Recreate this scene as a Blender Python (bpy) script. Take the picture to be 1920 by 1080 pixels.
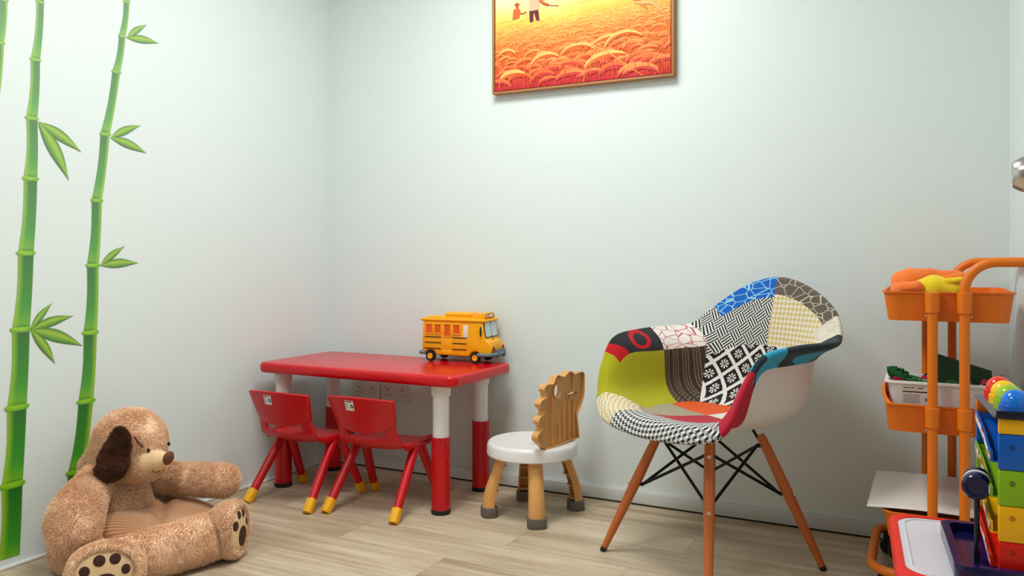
import bpy, bmesh, math, random
import numpy as np
from mathutils import Vector, Matrix, noise
rnd = random.Random(7)
PI = math.pi
for o in list(bpy.data.objects): bpy.data.objects.remove(o)
scene = bpy.context.scene
COL = scene.collection

# ------------------------------------------------------------------ camera
cam_d = bpy.data.cameras.new('camera'); cam = bpy.data.objects.new('camera', cam_d); COL.objects.link(cam)
cam.location = (2.383, -2.872, 0.90)
cam.rotation_euler = (PI/2, 0, math.radians(26.97))
cam_d.sensor_width = 36.0
cam_d.lens = 36.0*1521/1920
cam_d.shift_y = -53/1920
cam_d.clip_start = 0.02
scene.camera = cam
scene.view_settings.view_transform = 'Standard'
scene.view_settings.look = 'None'
scene.view_settings.exposure = 0.0
scene.view_settings.gamma = 1.0

# ------------------------------------------------------------------ world and light
w = bpy.data.worlds.new('world'); scene.world = w; w.use_nodes = True
w.node_tree.nodes['Background'].inputs[0].default_value = (0.8, 0.9, 1.0, 1)
w.node_tree.nodes['Background'].inputs[1].default_value = 0.3

def area(name, loc, sx, sy, power, col, rot=(0, 0, 0)):
    l = bpy.data.lights.new(name, 'AREA'); l.shape = 'RECTANGLE'; l.size = sx; l.size_y = sy
    l.energy = power; l.color = col
    o = bpy.data.objects.new(name, l); COL.objects.link(o); o.location = loc; o.rotation_euler = rot
    return o
area('ceiling_and_fill_source', (1.22, -1.05, 2.425), 0.60, 0.60, 28, (1.0, 0.985, 0.95))
area('ceiling_and_fill_source', (1.05, -2.60, 2.425), 0.60, 0.60, 18, (1.0, 0.985, 0.95))  # front fill lamp, added to soften the light from the main one

# ------------------------------------------------------------------ materials
def s2l(c):
    return tuple((x/12.92 if x <= 0.04045 else ((x+0.055)/1.055)**2.4) for x in c)
def rgb(r, g, b): return s2l((r/255, g/255, b/255))

class S:
    """tiny wrapper over shader sockets"""
    def __init__(s, nt, sock): s.nt = nt; s.k = sock
    def _m(s, op, *a):
        n = s.nt.nodes.new('ShaderNodeMath'); n.operation = op
        for i, x in enumerate((s,)+a):
            if isinstance(x, S): s.nt.links.new(x.k, n.inputs[i])
            else: n.inputs[i].default_value = x
        return S(s.nt, n.outputs[0])
    def __add__(s, o): return s._m('ADD', o)
    def __sub__(s, o): return s._m('SUBTRACT', o)
    def __mul__(s, o): return s._m('MULTIPLY', o)
    def __truediv__(s, o): return s._m('DIVIDE', o)
    def __lt__(s, o): return s._m('LESS_THAN', o)
    def __gt__(s, o): return s._m('GREATER_THAN', o)
    def floor(s): return s._m('FLOOR')
    def fract(s): return s._m('FRACT')
    def mod(s, o): return s._m('FLOORED_MODULO', o)
    def abs(s): return s._m('ABSOLUTE')
    def sin(s): return s._m('SINE')
    def sqrt(s): return s._m('SQRT')
    def atan2(s, o): return s._m('ARCTAN2', o)
    def max(s, o): return s._m('MAXIMUM', o)
    def min(s, o): return s._m('MINIMUM', o)

class M:
    def __init__(s, name, col, rough=0.5, metal=0.0, spec=0.5, coat=0.0, sheen=0.0, sss=0.0):
        s.m = bpy.data.materials.new(name); s.m.use_nodes = True
        s.nt = s.m.node_tree; s.b = s.nt.nodes['Principled BSDF']
        s.b.inputs['Base Color'].default_value = (*col, 1)
        s.b.inputs['Roughness'].default_value = rough
        s.b.inputs['Metallic'].default_value = metal
        s.b.inputs['Specular IOR Level'].default_value = spec
        s.b.inputs['Coat Weight'].default_value = coat
        s.b.inputs['Sheen Weight'].default_value = sheen
        s.col = col
    def node(s, t, **kw):
        n = s.nt.nodes.new(t)
        for k, v in kw.items(): setattr(n, k, v)
        return n
    def coords(s, kind='Object'):
        return s.node('ShaderNodeTexCoord').outputs[kind]
    def mapping(s, src, scale=(1, 1, 1), rot=(0, 0, 0), loc=(0, 0, 0)):
        n = s.node('ShaderNodeMapping'); s.nt.links.new(src, n.inputs[0])
        n.inputs['Scale'].default_value = scale; n.inputs['Rotation'].default_value = rot; n.inputs['Location'].default_value = loc
        return n.outputs[0]
    def xyz(s, src):
        n = s.node('ShaderNodeSeparateXYZ'); s.nt.links.new(src, n.inputs[0])
        return [S(s.nt, o) for o in n.outputs]
    def noise(s, src, scale=10, detail=3, rough=0.5):
        n = s.node('ShaderNodeTexNoise'); s.nt.links.new(src, n.inputs['Vector'])
        n.inputs['Scale'].default_value = scale; n.inputs['Detail'].default_value = detail; n.inputs['Roughness'].default_value = rough
        return S(s.nt, n.outputs[0])
    def mix(s, fac, a, b):
        n = s.node('ShaderNodeMix', data_type='RGBA')
        if isinstance(fac, S): s.nt.links.new(fac.k, n.inputs[0])
        else: n.inputs[0].default_value = fac
        for i, c in ((6, a), (7, b)):
            if isinstance(c, tuple): n.inputs[i].default_value = (*c, 1)
            else: s.nt.links.new(c, n.inputs[i])
        return n.outputs[2]
    def color(s, sock): s.nt.links.new(sock, s.b.inputs['Base Color']); return s
    def bump(s, h, strength=0.3, dist=0.002):
        n = s.node('ShaderNodeBump'); n.inputs['Strength'].default_value = strength; n.inputs['Distance'].default_value = dist
        s.nt.links.new(h.k, n.inputs['Height']); s.nt.links.new(n.outputs[0], s.b.inputs['Normal']); return s

def plain(name, col, rough=0.4, var=0.04, nscale=12, bump=0.0, bscale=200, **kw):
    m = M(name, col, rough, **kw)
    c = m.coords(); n = m.noise(c, nscale)
    d = tuple(max(0, x*(1-var*2)) for x in col); l = tuple(min(1, x*(1+var)) for x in col)
    m.color(m.mix(n, d, l))
    if bump: m.bump(m.noise(c, bscale), bump, 0.001)
    return m.m

def wood(name, c1, c2, rough=0.45, scale=(60, 60, 4)):
    m = M(name, c1, rough)
    c = m.mapping(m.coords(), scale)
    n = m.noise(c, 1.0, 6, 0.6)
    m.color(m.mix(n, c1, c2)); m.bump(n, 0.05)
    return m.m

MAT = {}
# wall paint
m = M('wall_paint', rgb(222, 231, 231), 0.42, spec=0.35)
c = m.coords(); n = m.noise(c, 0.9, 2); n2 = m.noise(c, 130, 4); n3 = m.noise(c, 5, 3)
m.color(m.mix(n, rgb(220, 235, 236), rgb(230, 240, 240)))
h = n2*0.25 + n3
m.bump(h, 0.25, 0.006); MAT['wall'] = m.m
MAT['wallfront'] = plain('bounce_cut_wall_paint', rgb(150, 140, 128), 0.7)  # unseen front wall, darkened to cut bounced light and raise contrast
MAT['ceiling'] = plain('ceiling_paint', rgb(236, 238, 236), 0.7)
MAT['base'] = plain('skirting_paint', rgb(214, 222, 222), 0.4)
MAT['gap'] = plain('dark_gap_shade', rgb(34, 30, 28), 0.8)  # shade of the floor gap, put into the colour
MAT['door'] = plain('door_paint', rgb(224, 228, 226), 0.35)
# floor planks
m = M('vinyl_planks', rgb(180, 165, 140), 0.42, spec=0.4)
x, y, z = m.xyz(m.coords())
row = (y*(1/0.180)+0.35).floor()
off = row*0.437
xs = x*(1/0.92)+off
colid = xs.floor()
seed = (row*12.9898+colid*78.233).sin()*43758.5453
seed = seed.fract()
cmb = m.node('ShaderNodeCombineXYZ')
m.nt.links.new((x*2.2+seed*31.0).k, cmb.inputs[0]); m.nt.links.new((y*34.0).k, cmb.inputs[1]); m.nt.links.new((seed*9.0).k, cmb.inputs[2])
g = m.noise(cmb.outputs[0], 1.0, 7, 0.62)
cmb2 = m.node('ShaderNodeCombineXYZ')
m.nt.links.new((x*1.1+seed*11.0).k, cmb2.inputs[0]); m.nt.links.new((y*7.0).k, cmb2.inputs[1]); m.nt.links.new((seed*5.0).k, cmb2.inputs[2])
g2 = m.noise(cmb2.outputs[0], 1.5, 4, 0.6)
fac = ((g-0.5)*1.5 + (g2-0.5)*1.3 + (seed-0.5)*0.45 + 0.5)._m('MINIMUM', 1.0).max(0.0)
basec = m.mix(fac, rgb(164, 143, 116), rgb(220, 207, 181))
fy = (y*(1/0.180)+0.35).fract(); fx = xs.fract()
edge = ((fy < 0.012).max(fx < 0.0022))
m.color(m.mix(edge*0.45, basec, rgb(110, 96, 76)))
m.bump(g, 0.08, 0.001); MAT['floor'] = m.m

RED = rgb(196, 8, 20)
MAT['red'] = plain('red_plastic', rgb(198, 0, 18), 0.32, 0.03, bump=0.02)
MAT['redtop'] = plain('red_table_plastic', rgb(206, 1, 22), 0.25, 0.02, bump=0.05, bscale=400)
MAT['white_pl'] = plain('white_plastic', rgb(236, 238, 238), 0.35, 0.01)
MAT['black'] = plain('black_rubber', rgb(22, 22, 24), 0.6)
MAT['yellow_tip'] = plain('yellow_plastic', rgb(246, 180, 8), 0.4)
MAT['chrome'] = plain('screw_metal', rgb(150, 120, 90), 0.3, metal=1.0)
MAT['steel'] = plain('brushed_steel', rgb(205, 203, 198), 0.22, metal=1.0)
MAT['paper'] = plain('white_paper', rgb(232, 230, 226), 0.6, 0.01)
MAT['socket'] = plain('socket_plastic', rgb(228, 226, 220), 0.35, 0.01)
MAT['bus'] = plain('bus_yellow', rgb(250, 176, 6), 0.32, 0.02)
MAT['busorange'] = plain('bus_inside_orange', rgb(226, 92, 10), 0.5)
MAT['bumper'] = plain('bus_bumper_grey', rgb(98, 124, 134), 0.4)
MAT['glasswhite'] = plain('pale_windscreen', rgb(206, 224, 230), 0.2, 0.01)
MAT['lampred'] = plain('lamp_red', rgb(150, 20, 22), 0.3)
MAT['stoolwood'] = wood('stool_beech_plastic', rgb(226, 172, 106), rgb(214, 156, 90), 0.42, (30, 30, 6))
MAT['greyfoot'] = plain('grey_foot_rubber', rgb(104, 98, 92), 0.6)
MAT['beech'] = wood('stained_beech', rgb(204, 116, 54), rgb(182, 90, 38), 0.38)
MAT['wire'] = plain('black_steel_wire', rgb(20, 20, 24), 0.35, metal=0.6)
MAT['shell'] = plain('white_shell', rgb(226, 222, 218), 0.38, 0.01)
MAT['orange'] = plain('orange_powder_coat', rgb(232, 120, 8), 0.42, 0.03)
MAT['orange2'] = plain('orange_tray_coat', rgb(230, 114, 2), 0.45, 0.03)
MAT['frame'] = wood('picture_frame_wood', rgb(186, 130, 76), rgb(166, 110, 60), 0.5, (8, 60, 60))
MAT['framedark'] = plain('frame_shadow_gap', rgb(70, 20, 10), 0.8)
MAT['green_dark'] = plain('dark_green_board', rgb(24, 66, 32), 0.6, bump=0.3, bscale=120)
MAT['green_leaf'] = plain('green_leaf_plastic', rgb(10, 104, 48), 0.45)
MAT['pink'] = plain('pink_plastic', rgb(196, 30, 70), 0.4)
MAT['navy'] = plain('navy_plastic', rgb(18, 20, 74), 0.16, 0.02)
MAT['navyblack'] = plain('navy_black_plastic', rgb(16, 20, 44), 0.25, 0.02)
MAT['tred'] = plain('toy_red', rgb(226, 30, 14), 0.28)
MAT['tyellow'] = plain('toy_yellow', rgb(252, 190, 10), 0.3)
MAT['tgreen'] = plain('toy_green', rgb(140, 190, 24), 0.3)
MAT['tblue'] = plain('toy_blue', rgb(6, 96, 200), 0.28)
MAT['ball_red'] = plain('ball_red', rgb(232, 54, 14), 0.12)
MAT['ball_yellow'] = plain('ball_yellow', rgb(255, 206, 14), 0.12)
MAT['ball_green'] = plain('ball_green', rgb(150, 200, 36), 0.12)
MAT['ball_blue'] = plain('ball_blue', rgb(10, 120, 232), 0.12)
MAT['toygrey'] = plain('toy_grey', rgb(92, 92, 98), 0.5)
MAT['torange'] = plain('toy_orange', rgb(240, 110, 10), 0.35)
MAT['toytop'] = plain('white_board_top', rgb(214, 212, 222), 0.4, 0.01)
MAT['toyred'] = plain('red_board_rim', rgb(236, 30, 18), 0.32)
MAT['fleece_o'] = plain('orange_fleece', rgb(255, 128, 48), 0.9, 0.08, 40, bump=0.5, bscale=300, sheen=0.3)
MAT['fleece_y'] = plain('yellow_fleece', rgb(240, 214, 22), 0.9, 0.08, 40, bump=0.4, bscale=300, sheen=0.3)
MAT['fur'] = plain('tan_plush', rgb(254, 212, 176), 0.85, 0.06, 26, bump=0.4, bscale=160, sheen=0.35)
MAT['furbrown'] = plain('brown_plush', rgb(104, 56, 28), 0.9, 0.15, 30, bump=0.4, bscale=160, sheen=0.1)
MAT['cream'] = plain('cream_velour', rgb(236, 202, 158), 0.8, 0.03, 30, bump=0.15, bscale=500)
MAT['nose'] = plain('brown_velour', rgb(112, 66, 42), 0.8, 0.05, bump=0.1, bscale=500)
MAT['padbrown'] = plain('dark_brown_pad', rgb(62, 32, 22), 0.8)
MAT['eye'] = plain('black_eye', rgb(12, 10, 10), 0.1)
MAT['thread'] = plain('brown_thread', rgb(96, 50, 26), 0.8)
m = M('corduroy', rgb(206, 148, 96), 0.85, sheen=0.3)
x, y, z = m.xyz(m.coords('UV'))
r = ((x*2*PI).sin()*0.5+0.5)
m.color(m.mix(r, rgb(184, 126, 80), rgb(212, 156, 106))); m.bump(r, 0.9, 0.004); MAT['cord'] = m.m

def vcol(name, rough=0.5, spec=0.4):
    m = M(name, (1, 1, 1), rough, spec=spec)
    a = m.node('ShaderNodeAttribute'); a.attribute_name = 'Col'
    m.color(a.outputs['Color'])
    return m.m
MAT['decal'] = vcol('printed_vinyl', 0.45)
MAT['canvas'] = vcol('printed_canvas', 0.6, 0.2)

# ------------------------------------------------------------------ geometry helpers
class MB:
    def __init__(s): s.v = []; s.f = []; s.mi = []; s.cur = 0; s.col = None; s.cols = []; s.uv = None
    def add(s, vs, fs, mat=None, M_=None, cols=None):
        b = len(s.v)
        if M_ is not None: vs = [M_ @ Vector(v) for v in vs]
        s.v += [tuple(v) for v in vs]
        s.f += [tuple(b+i for i in f) for f in fs]
        s.mi += [s.cur if mat is None else mat]*len(fs)
        s.cols += list(cols) if cols else [s.col or (1, 1, 1)]*len(vs)
        return s
    def box(s, lo, hi, M_=None, bev=0.0, seg=2, mat=None):
        lo = Vector(lo); hi = Vector(hi)
        bm = bmesh.new(); bmesh.ops.create_cube(bm, size=1)
        for v in bm.verts:
            v.co = Vector(((lo[i]+hi[i])/2+v.co[i]*(hi[i]-lo[i]) for i in range(3)))
        if bev: bmesh.ops.bevel(bm, geom=bm.edges[:], offset=bev, segments=seg, affect='EDGES', profile=0.5)
        return s.bm(bm, M_, mat)
    def bm(s, bm, M_=None, mat=None):
        bm.verts.index_update()
        vs = [v.co.copy() for v in bm.verts]; fs = [[v.index for v in f.verts] for f in bm.faces]; bm.free()
        return s.add(vs, fs, mat, M_)
    def tube(s, pts, r, n=12, cap=True, mat=None, M_=None, sq=None):
        pts = [Vector(p) for p in pts]; rs = r if isinstance(r, (list, tuple)) else [r]*len(pts)
        vs = []; fs = []
        t0 = (pts[1]-pts[0]).normalized()
        up = Vector((0, 0, 1)) if abs(t0.z) < 0.9 else Vector((1, 0, 0))
        a = t0.cross(up).normalized()
        for i, p in enumerate(pts):
            if i == 0: t = pts[1]-pts[0]
            elif i == len(pts)-1: t = pts[-1]-pts[-2]
            else: t = (pts[i+1]-pts[i]).normalized()+(pts[i]-pts[i-1]).normalized()
            t.normalize(); a = (a-t*a.dot(t)).normalized(); b = t.cross(a)
            for k in range(n):
                an = 2*PI*k/n; ca, sa = math.cos(an), math.sin(an)
                if sq:
                    e = 2/sq; ca = math.copysign(abs(ca)**e, ca); sa = math.copysign(abs(sa)**e, sa)
                vs.append(p+(a*ca+b*sa)*rs[i])
        for i in range(len(pts)-1):
            for k in range(n):
                fs.append((i*n+k, i*n+(k+1) % n, (i+1)*n+(k+1) % n, (i+1)*n+k))
        if cap: fs.append(tuple(range(n))[::-1]); fs.append(tuple((len(pts)-1)*n+k for k in range(n)))
        return s.add(vs, fs, mat, M_)
    def lathe(s, prof, n=32, mat=None, M_=None, sx=1, sy=1):
        vs = []; fs = []
        for r, z in prof:
            for k in range(n): vs.append((r*sx*math.cos(2*PI*k/n), r*sy*math.sin(2*PI*k/n), z))
        for i in range(len(prof)-1):
            for k in range(n): fs.append((i*n+k, i*n+(k+1) % n, (i+1)*n+(k+1) % n, (i+1)*n+k))
        fs.append(tuple(range(n))[::-1]); fs.append(tuple((len(prof)-1)*n+k for k in range(n)))
        return s.add(vs, fs, mat, M_)
    def prism(s, poly, z0, z1, M_=None, mat=None, bev=0.0, seg=2):
        n = len(poly)
        bm = bmesh.new()
        a = [bm.verts.new((p[0], p[1], z0)) for p in poly]; b = [bm.verts.new((p[0], p[1], z1)) for p in poly]
        bm.faces.new(a[::-1]); bm.faces.new(b)
        for i in range(n): bm.faces.new((a[i], a[(i+1) % n], b[(i+1) % n], b[i]))
        bmesh.ops.recalc_face_normals(bm, faces=bm.faces[:])
        if bev:
            es = [e for e in bm.edges if abs(e.verts[0].co.z-e.verts[1].co.z) < 1e-6]
            bmesh.ops.bevel(bm, geom=es, offset=bev, segments=seg, affect='EDGES', profile=0.5)
        return s.bm(bm, M_, mat)
    def ball(s, c, r, n=16, M_=None, mat=None):
        c = Vector(c); r = (r, r, r) if isinstance(r, (int, float)) else r
        bm = bmesh.new(); bmesh.ops.create_uvsphere(bm, u_segments=n*2, v_segments=n, radius=1)
        R_ = M_ or Matrix.Identity(4)
        for v in bm.verts: v.co = c+(R_.to_3x3() @ Vector((v.co.x*r[0], v.co.y*r[1], v.co.z*r[2])))
        return s.bm(bm, None, mat)
    def build(s, name, mats, parent=None, smooth=True, angle=38, weld=False):
        me = bpy.data.meshes.new(name)
        me.from_pydata([tuple(v) for v in s.v], [], s.f)
        for mt in (mats if isinstance(mats, (list, tuple)) else [mats]): me.materials.append(mt)
        me.polygons.foreach_set('material_index', s.mi)
        if any(c != (1, 1, 1) for c in s.cols):
            at = me.color_attributes.new('Col', 'FLOAT_COLOR', 'POINT')
            at.data.foreach_set('color', [x for c in s.cols for x in (*c, 1)])
        me.validate(); me.update()
        if smooth: me.shade_smooth(); me.set_sharp_from_angle(angle=math.radians(angle))
        o = bpy.data.objects.new(name, me); COL.objects.link(o)
        if parent: o.parent = parent
        return o

def tag(o, label, cat, group=None):
    o['label'] = label; o['category'] = cat
    if group: o['group'] = group
    return o
def thing(name, loc, label, cat, group=None, rz=0):
    o = bpy.data.objects.new(name, None); COL.objects.link(o); o.location = loc; o.rotation_euler = (0, 0, rz)
    o.empty_display_size = 0.05
    return tag(o, label, cat, group)
def struct(o): o['kind'] = 'structure'; return o
def copy_tree(o, parent=None):
    c = o.copy(); COL.objects.link(c); c.parent = parent
    for ch in list(o.children): copy_tree(ch, c)
    return c
def T(x, y, z): return Matrix.Translation((x, y, z))
def RZ(a): return Matrix.Rotation(a, 4, 'Z')
def RX(a): return Matrix.Rotation(a, 4, 'X')
def RY(a): return Matrix.Rotation(a, 4, 'Y')
def align(d):
    return Vector(d).to_track_quat('Z', 'Y').to_matrix().to_4x4()
def rrect(x0, y0, x1, y1, r, n=6):
    out = []
    for cx, cy, a0 in ((x1-r, y1-r, 0), (x0+r, y1-r, 90), (x0+r, y0+r, 180), (x1-r, y0+r, 270)):
        for i in range(n+1):
            a = math.radians(a0+90*i/n); out.append((cx+r*math.cos(a), cy+r*math.sin(a)))
    return out
def catmull(P, t, per=False):
    n = len(P); i = int(math.floor(t)); f = t-i
    def g(k):
        if per: return P[k % n]
        return P[min(max(k, 0), n-1)]
    a, b, c, d = g(i-1), g(i), g(i+1), g(i+2)
    return tuple(0.5*((2*b[j])+(-a[j]+c[j])*f+(2*a[j]-5*b[j]+4*c[j]-d[j])*f*f+(-a[j]+3*b[j]-3*c[j]+d[j])*f**3) for j in range(len(b)))
def curve_pts(P, n):
    return [Vector(catmull(P, i/n*(len(P)-1))) for i in range(n+1)]

# ------------------------------------------------------------------ room
RW = 0.086   # the right wall runs slightly out of square
def wall(name, pts, z0, z1, mat, th, out):
    (x0, y0), (x1, y1) = pts
    b = MB(); o = Vector(out)*th
    b.add([(x0, y0, z0), (x1, y1, z0), (x1+o.x, y1+o.y, z0), (x0+o.x, y0+o.y, z0), (x0, y0, z1), (x1, y1, z1), (x1+o.x, y1+o.y, z1), (x0+o.x, y0+o.y, z1)],
          [(0, 1, 2, 3), (4, 7, 6, 5), (0, 4, 5, 1), (1, 5, 6, 2), (2, 6, 7, 3), (3, 7, 4, 0)])
    return struct(b.build(name, mat, smooth=False))
YF = -3.7
XR0, XR1 = 2.612, 2.612+RW*3.7
wall('wall_back', [(-0.1, 0), (XR0+0.15, 0)], 0, 2.5, MAT['wall'], 0.1, (0, 1, 0))
wall('wall_left', [(0, YF), (0, 0)], 0, 2.5, MAT['wall'], 0.1, (-1, 0, 0))
wall('wall_right', [(XR0, 0.0), (XR1, YF)], 0, 2.5, MAT['wall'], 0.1, (1, 0, 0))
wall('wall_front', [(-0.1, YF), (XR1+0.1, YF)], 0, 2.5, MAT['wallfront'], 0.1, (0, -1, 0))
b = MB(); b.box((-0.1, YF-0.1, -0.05), (XR1+0.1, 0.1, 0)); struct(b.build('floor', MAT['floor'], smooth=False))
b = MB(); b.box((-0.1, YF-0.1, 2.5), (XR1+0.1, 0.1, 2.55)); struct(b.build('ceiling', MAT['ceiling'], smooth=False))
b = MB(); b.box((0.003, -0.014, 0.006), (XR0-0.001, 0, 0.050), bev=0.002); b.box((0.003, -0.006, 0.050), (XR0-0.001, 0, 0.0535), bev=0.001)
struct(b.build('baseboard_back', MAT['base']))
b = MB(); b.box((0.003, -0.0125, 0.0), (XR0-0.001, 0, 0.006)); struct(b.build('trim_1', MAT['gap'], smooth=False))  # dark strip standing in for the shade in the gap under the baseboard
b = MB(); b.box((0.0, YF, 0.0), (0.009, -0.015, 0.010), bev=0.003); struct(b.build('baseboard_left', MAT['white_pl']))

# ceiling light panels, out of frame; the front one is an added fill
m = M('lit_diffuser', (1, 1, 1), 0.5); m.b.inputs['Emission Color'].default_value = (1, 0.985, 0.95, 1); m.b.inputs['Emission Strength'].default_value = 2.0
for cx, cy, lb in ((1.22, -1.05, 'square white ceiling light panel nearest the back wall'), (1.05, -2.60, 'square white ceiling panel added for the fill light nearest the front wall')):
    t = thing('ceiling_and_fill_panel', (cx, cy, 2.5), lb, 'ceiling light', 'ceiling light panels')
    f = MB()
    for (a, c_) in (((-.31, -.31), (.31, -.28)), ((-.31, .28), (.31, .31)), ((-.31, -.28), (-.28, .28)), ((.28, -.28), (.31, .28))):
        f.box((a[0], a[1], -0.06), (c_[0], c_[1], 0.0))
    f.build('frame', MAT['white_pl'], t, smooth=False)
    d = MB(); d.box((-.28, -.28, -0.05), (.28, .28, -0.04)); d.build('diffuser', m.m, t, smooth=False)

# door standing open against the right wall, knob in view
b = MB(); b.box((2.615, -2.10, 0.01), (2.655, -1.275, 2.03), bev=0.002); door = struct(b.build('door_1', MAT['door']))
b = MB()
kM = T(2.615, -1.352, 1.036) @ RY(-PI/2)
b.lathe([(0.032, 0), (0.032, 0.006), (0.027, 0.010), (0.012, 0.012), (0.012, 0.034), (0.020, 0.042), (0.030, 0.052), (0.0325, 0.066), (0.031, 0.082), (0.027, 0.096), (0.0215, 0.106), (0.0195, 0.1075), (0.017, 0.1060), (0.006, 0.1060)], 40, M_=kM)
b.build('door_knob', MAT['steel'], door)

# ------------------------------------------------------------------ bamboo wall decals (printed vinyl on the left wall)
GR_D = rgb(14, 100, 26); GR_M = rgb(62, 160, 44); GR_L = rgb(158, 208, 30); GR_Y = rgb(190, 214, 90)
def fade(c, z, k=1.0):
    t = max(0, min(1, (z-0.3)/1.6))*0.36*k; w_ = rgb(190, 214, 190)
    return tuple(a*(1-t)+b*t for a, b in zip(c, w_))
def mixc(a, b, t): return tuple(x*(1-t)+y*t for x, y in zip(a, b))
def bamboo_stem(nodes, lightleft, name, parent):
    b = MB(); xw = 0.0012
    NS = 12; prof = []
    for i in range(len(nodes)-1):
        (y0, z0, w0), (y1, z1, w1) = nodes[i], nodes[i+1]
        for k in range(NS):
            t = k/NS
            wd = (w0*(1-t)+w1*t)*(1.0-0.10*math.sin(PI*min(1, t*1.0))*1.0)
            prof.append((y0+(y1-y0)*t+0.004*math.sin(PI*t), z0+(z1-z0)*t, wd, t))
    for (y, z, wd, t) in [p for p in prof]:
        pass
    NC = 8
    vs = []; cs = []
    for (y, z, wd, t) in prof:
        for j in range(NC+1):
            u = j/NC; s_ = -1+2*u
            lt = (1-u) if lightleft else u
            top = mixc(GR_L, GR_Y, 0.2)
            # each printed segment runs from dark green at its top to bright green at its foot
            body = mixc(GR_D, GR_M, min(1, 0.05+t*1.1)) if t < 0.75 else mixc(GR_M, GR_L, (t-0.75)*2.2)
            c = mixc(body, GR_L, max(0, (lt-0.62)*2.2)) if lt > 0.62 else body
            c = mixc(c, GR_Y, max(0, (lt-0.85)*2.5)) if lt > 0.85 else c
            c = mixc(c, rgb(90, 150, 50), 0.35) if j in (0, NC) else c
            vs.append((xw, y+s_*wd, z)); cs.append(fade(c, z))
    fs = []
    n = len(prof)
    for i in range(n-1):
        for j in range(NC):
            a = i*(NC+1)+j; fs.append((a, a+NC+1, a+NC+2, a+1))
    b.add(vs, fs, cols=cs)
    for (y, z, wd) in nodes[1:-1]:
        w2 = wd*1.28; hh = wd*0.30
        pts = []; cc = []
        for k in range(16):
            a = 2*PI*k/16; ca, sa = math.cos(a), math.sin(a)
            px = math.copysign(abs(ca)**0.5, ca)*w2; pz = math.copysign(abs(sa)**0.8, sa)*hh + 0.35*hh*(ca*ca)
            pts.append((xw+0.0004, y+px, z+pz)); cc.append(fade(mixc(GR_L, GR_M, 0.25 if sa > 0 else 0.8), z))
        pts.append((xw+0.0004, y, z+0.1*hh)); cc.append(fade(GR_L, z))
        b.add(pts, [(k, (k+1) % 16, 16) for k in range(16)], cols=cc)
    return b.build(name, MAT['decal'], parent, smooth=False)
LFN = [0]
def leaf(base, tip, parent, wr=0.105):
    LFN[0] += 1
    b = MB(); B = Vector((0, base[0], base[1])); Tp = Vector((0, tip[0], tip[1])); d = Tp-B; L = d.length; d.normalize()
    nrm = Vector((0, -d.z, d.y)); N = 12; vs = []; cs = []
    for i in range(N+1):
        t = i/N; wd = L*wr*math.sin(PI*t**0.85)**1.2 if 0 < t < 1 else 0.0003
        c0 = B+d*(L*t)+nrm*(0.03*L*math.sin(PI*t))+Vector((0.0016+.0002*(LFN[0] % 5), 0, 0))
        for s_, col in ((1, rgb(44, 128, 44)), (0.25, rgb(168, 200, 60)), (-0.1, rgb(136, 188, 56)), (-1, rgb(30, 104, 40))):
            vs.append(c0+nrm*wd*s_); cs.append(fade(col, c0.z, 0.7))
    fs = [(i*4+j, (i+1)*4+j, (i+1)*4+j+1, i*4+j+1) for i in range(N) for j in range(3)]
    b.add(vs, fs, cols=cs); return b.build('leaf', MAT['decal'], parent, smooth=False)
BAMB = [
 ('tall green bamboo wall sticker nearest the room corner, behind the plush chair',
  [(-1.03, 1.843, .0105), (-1.036, 1.763, .011), (-1.053, 1.644, .0125), (-1.075, 1.521, .0145), (-1.116, 1.309, .0165), (-1.146, 1.091, .0180), (-1.16, .881, .0205), (-1.169, .666, .0235), (-1.184, .448, .026), (-1.217, .231, .0285), (-1.243, .011, .030)], False,
  [((-1.036, 1.643), [(-.957, 1.708), (-.909, 1.655)]), ((-1.096, 1.301), [(-.983, 1.358), (-.959, 1.266)]), ((-1.133, .881), [(-1.043, .946), (-.991, .889)])]),
 ('thick green bamboo wall sticker with four-leaf spray, left of the plush chair',
  [(-1.332, 1.95, .0105), (-1.334, 1.678, .0115), (-1.349, 1.501, .014), (-1.36, 1.323, .017), (-1.364, 1.142, .0205), (-1.378, .919, .0235), (-1.393, .693, .0265), (-1.405, .464, .0290), (-1.419, .239, .0310), (-1.43, .011, .0325)], True,
  [((-1.341, 1.316), [(-1.2, 1.241), (-1.242, 1.147)]), ((-1.364, .691), [(-1.297, .768), (-1.227, .724), (-1.195, .627), (-1.287, .58)])]),
 ('partly visible green bamboo wall sticker cut off by the left photo edge',
  [(-1.436, 1.80, .012), (-1.444, 1.654, .012), (-1.456, 1.527, .014), (-1.474, 1.339, .015), (-1.486, 1.13, .018), (-1.50, .90, .02)], False, []),
]
for lb, nd, ll, lv in BAMB:
    # nodes are listed from the top down; a printed segment is dark at its top
    t = thing('bamboo_wall_sticker', (0, nd[-1][0], nd[-1][1]), lb, 'wall sticker', 'bamboo stickers on the left wall')
    nd2 = [(y-nd[-1][0], z, w_) for (y, z, w_) in nd]
    z00 = nd[-1][1]
    st = bamboo_stem(nd, ll, 'stem', t); st.location = (0, -nd[-1][0], -z00)
    for base, tips in lv:
        for tp in tips: l_ = leaf(base, tp, t); l_.location = (0, -nd[-1][0], -z00)

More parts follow.
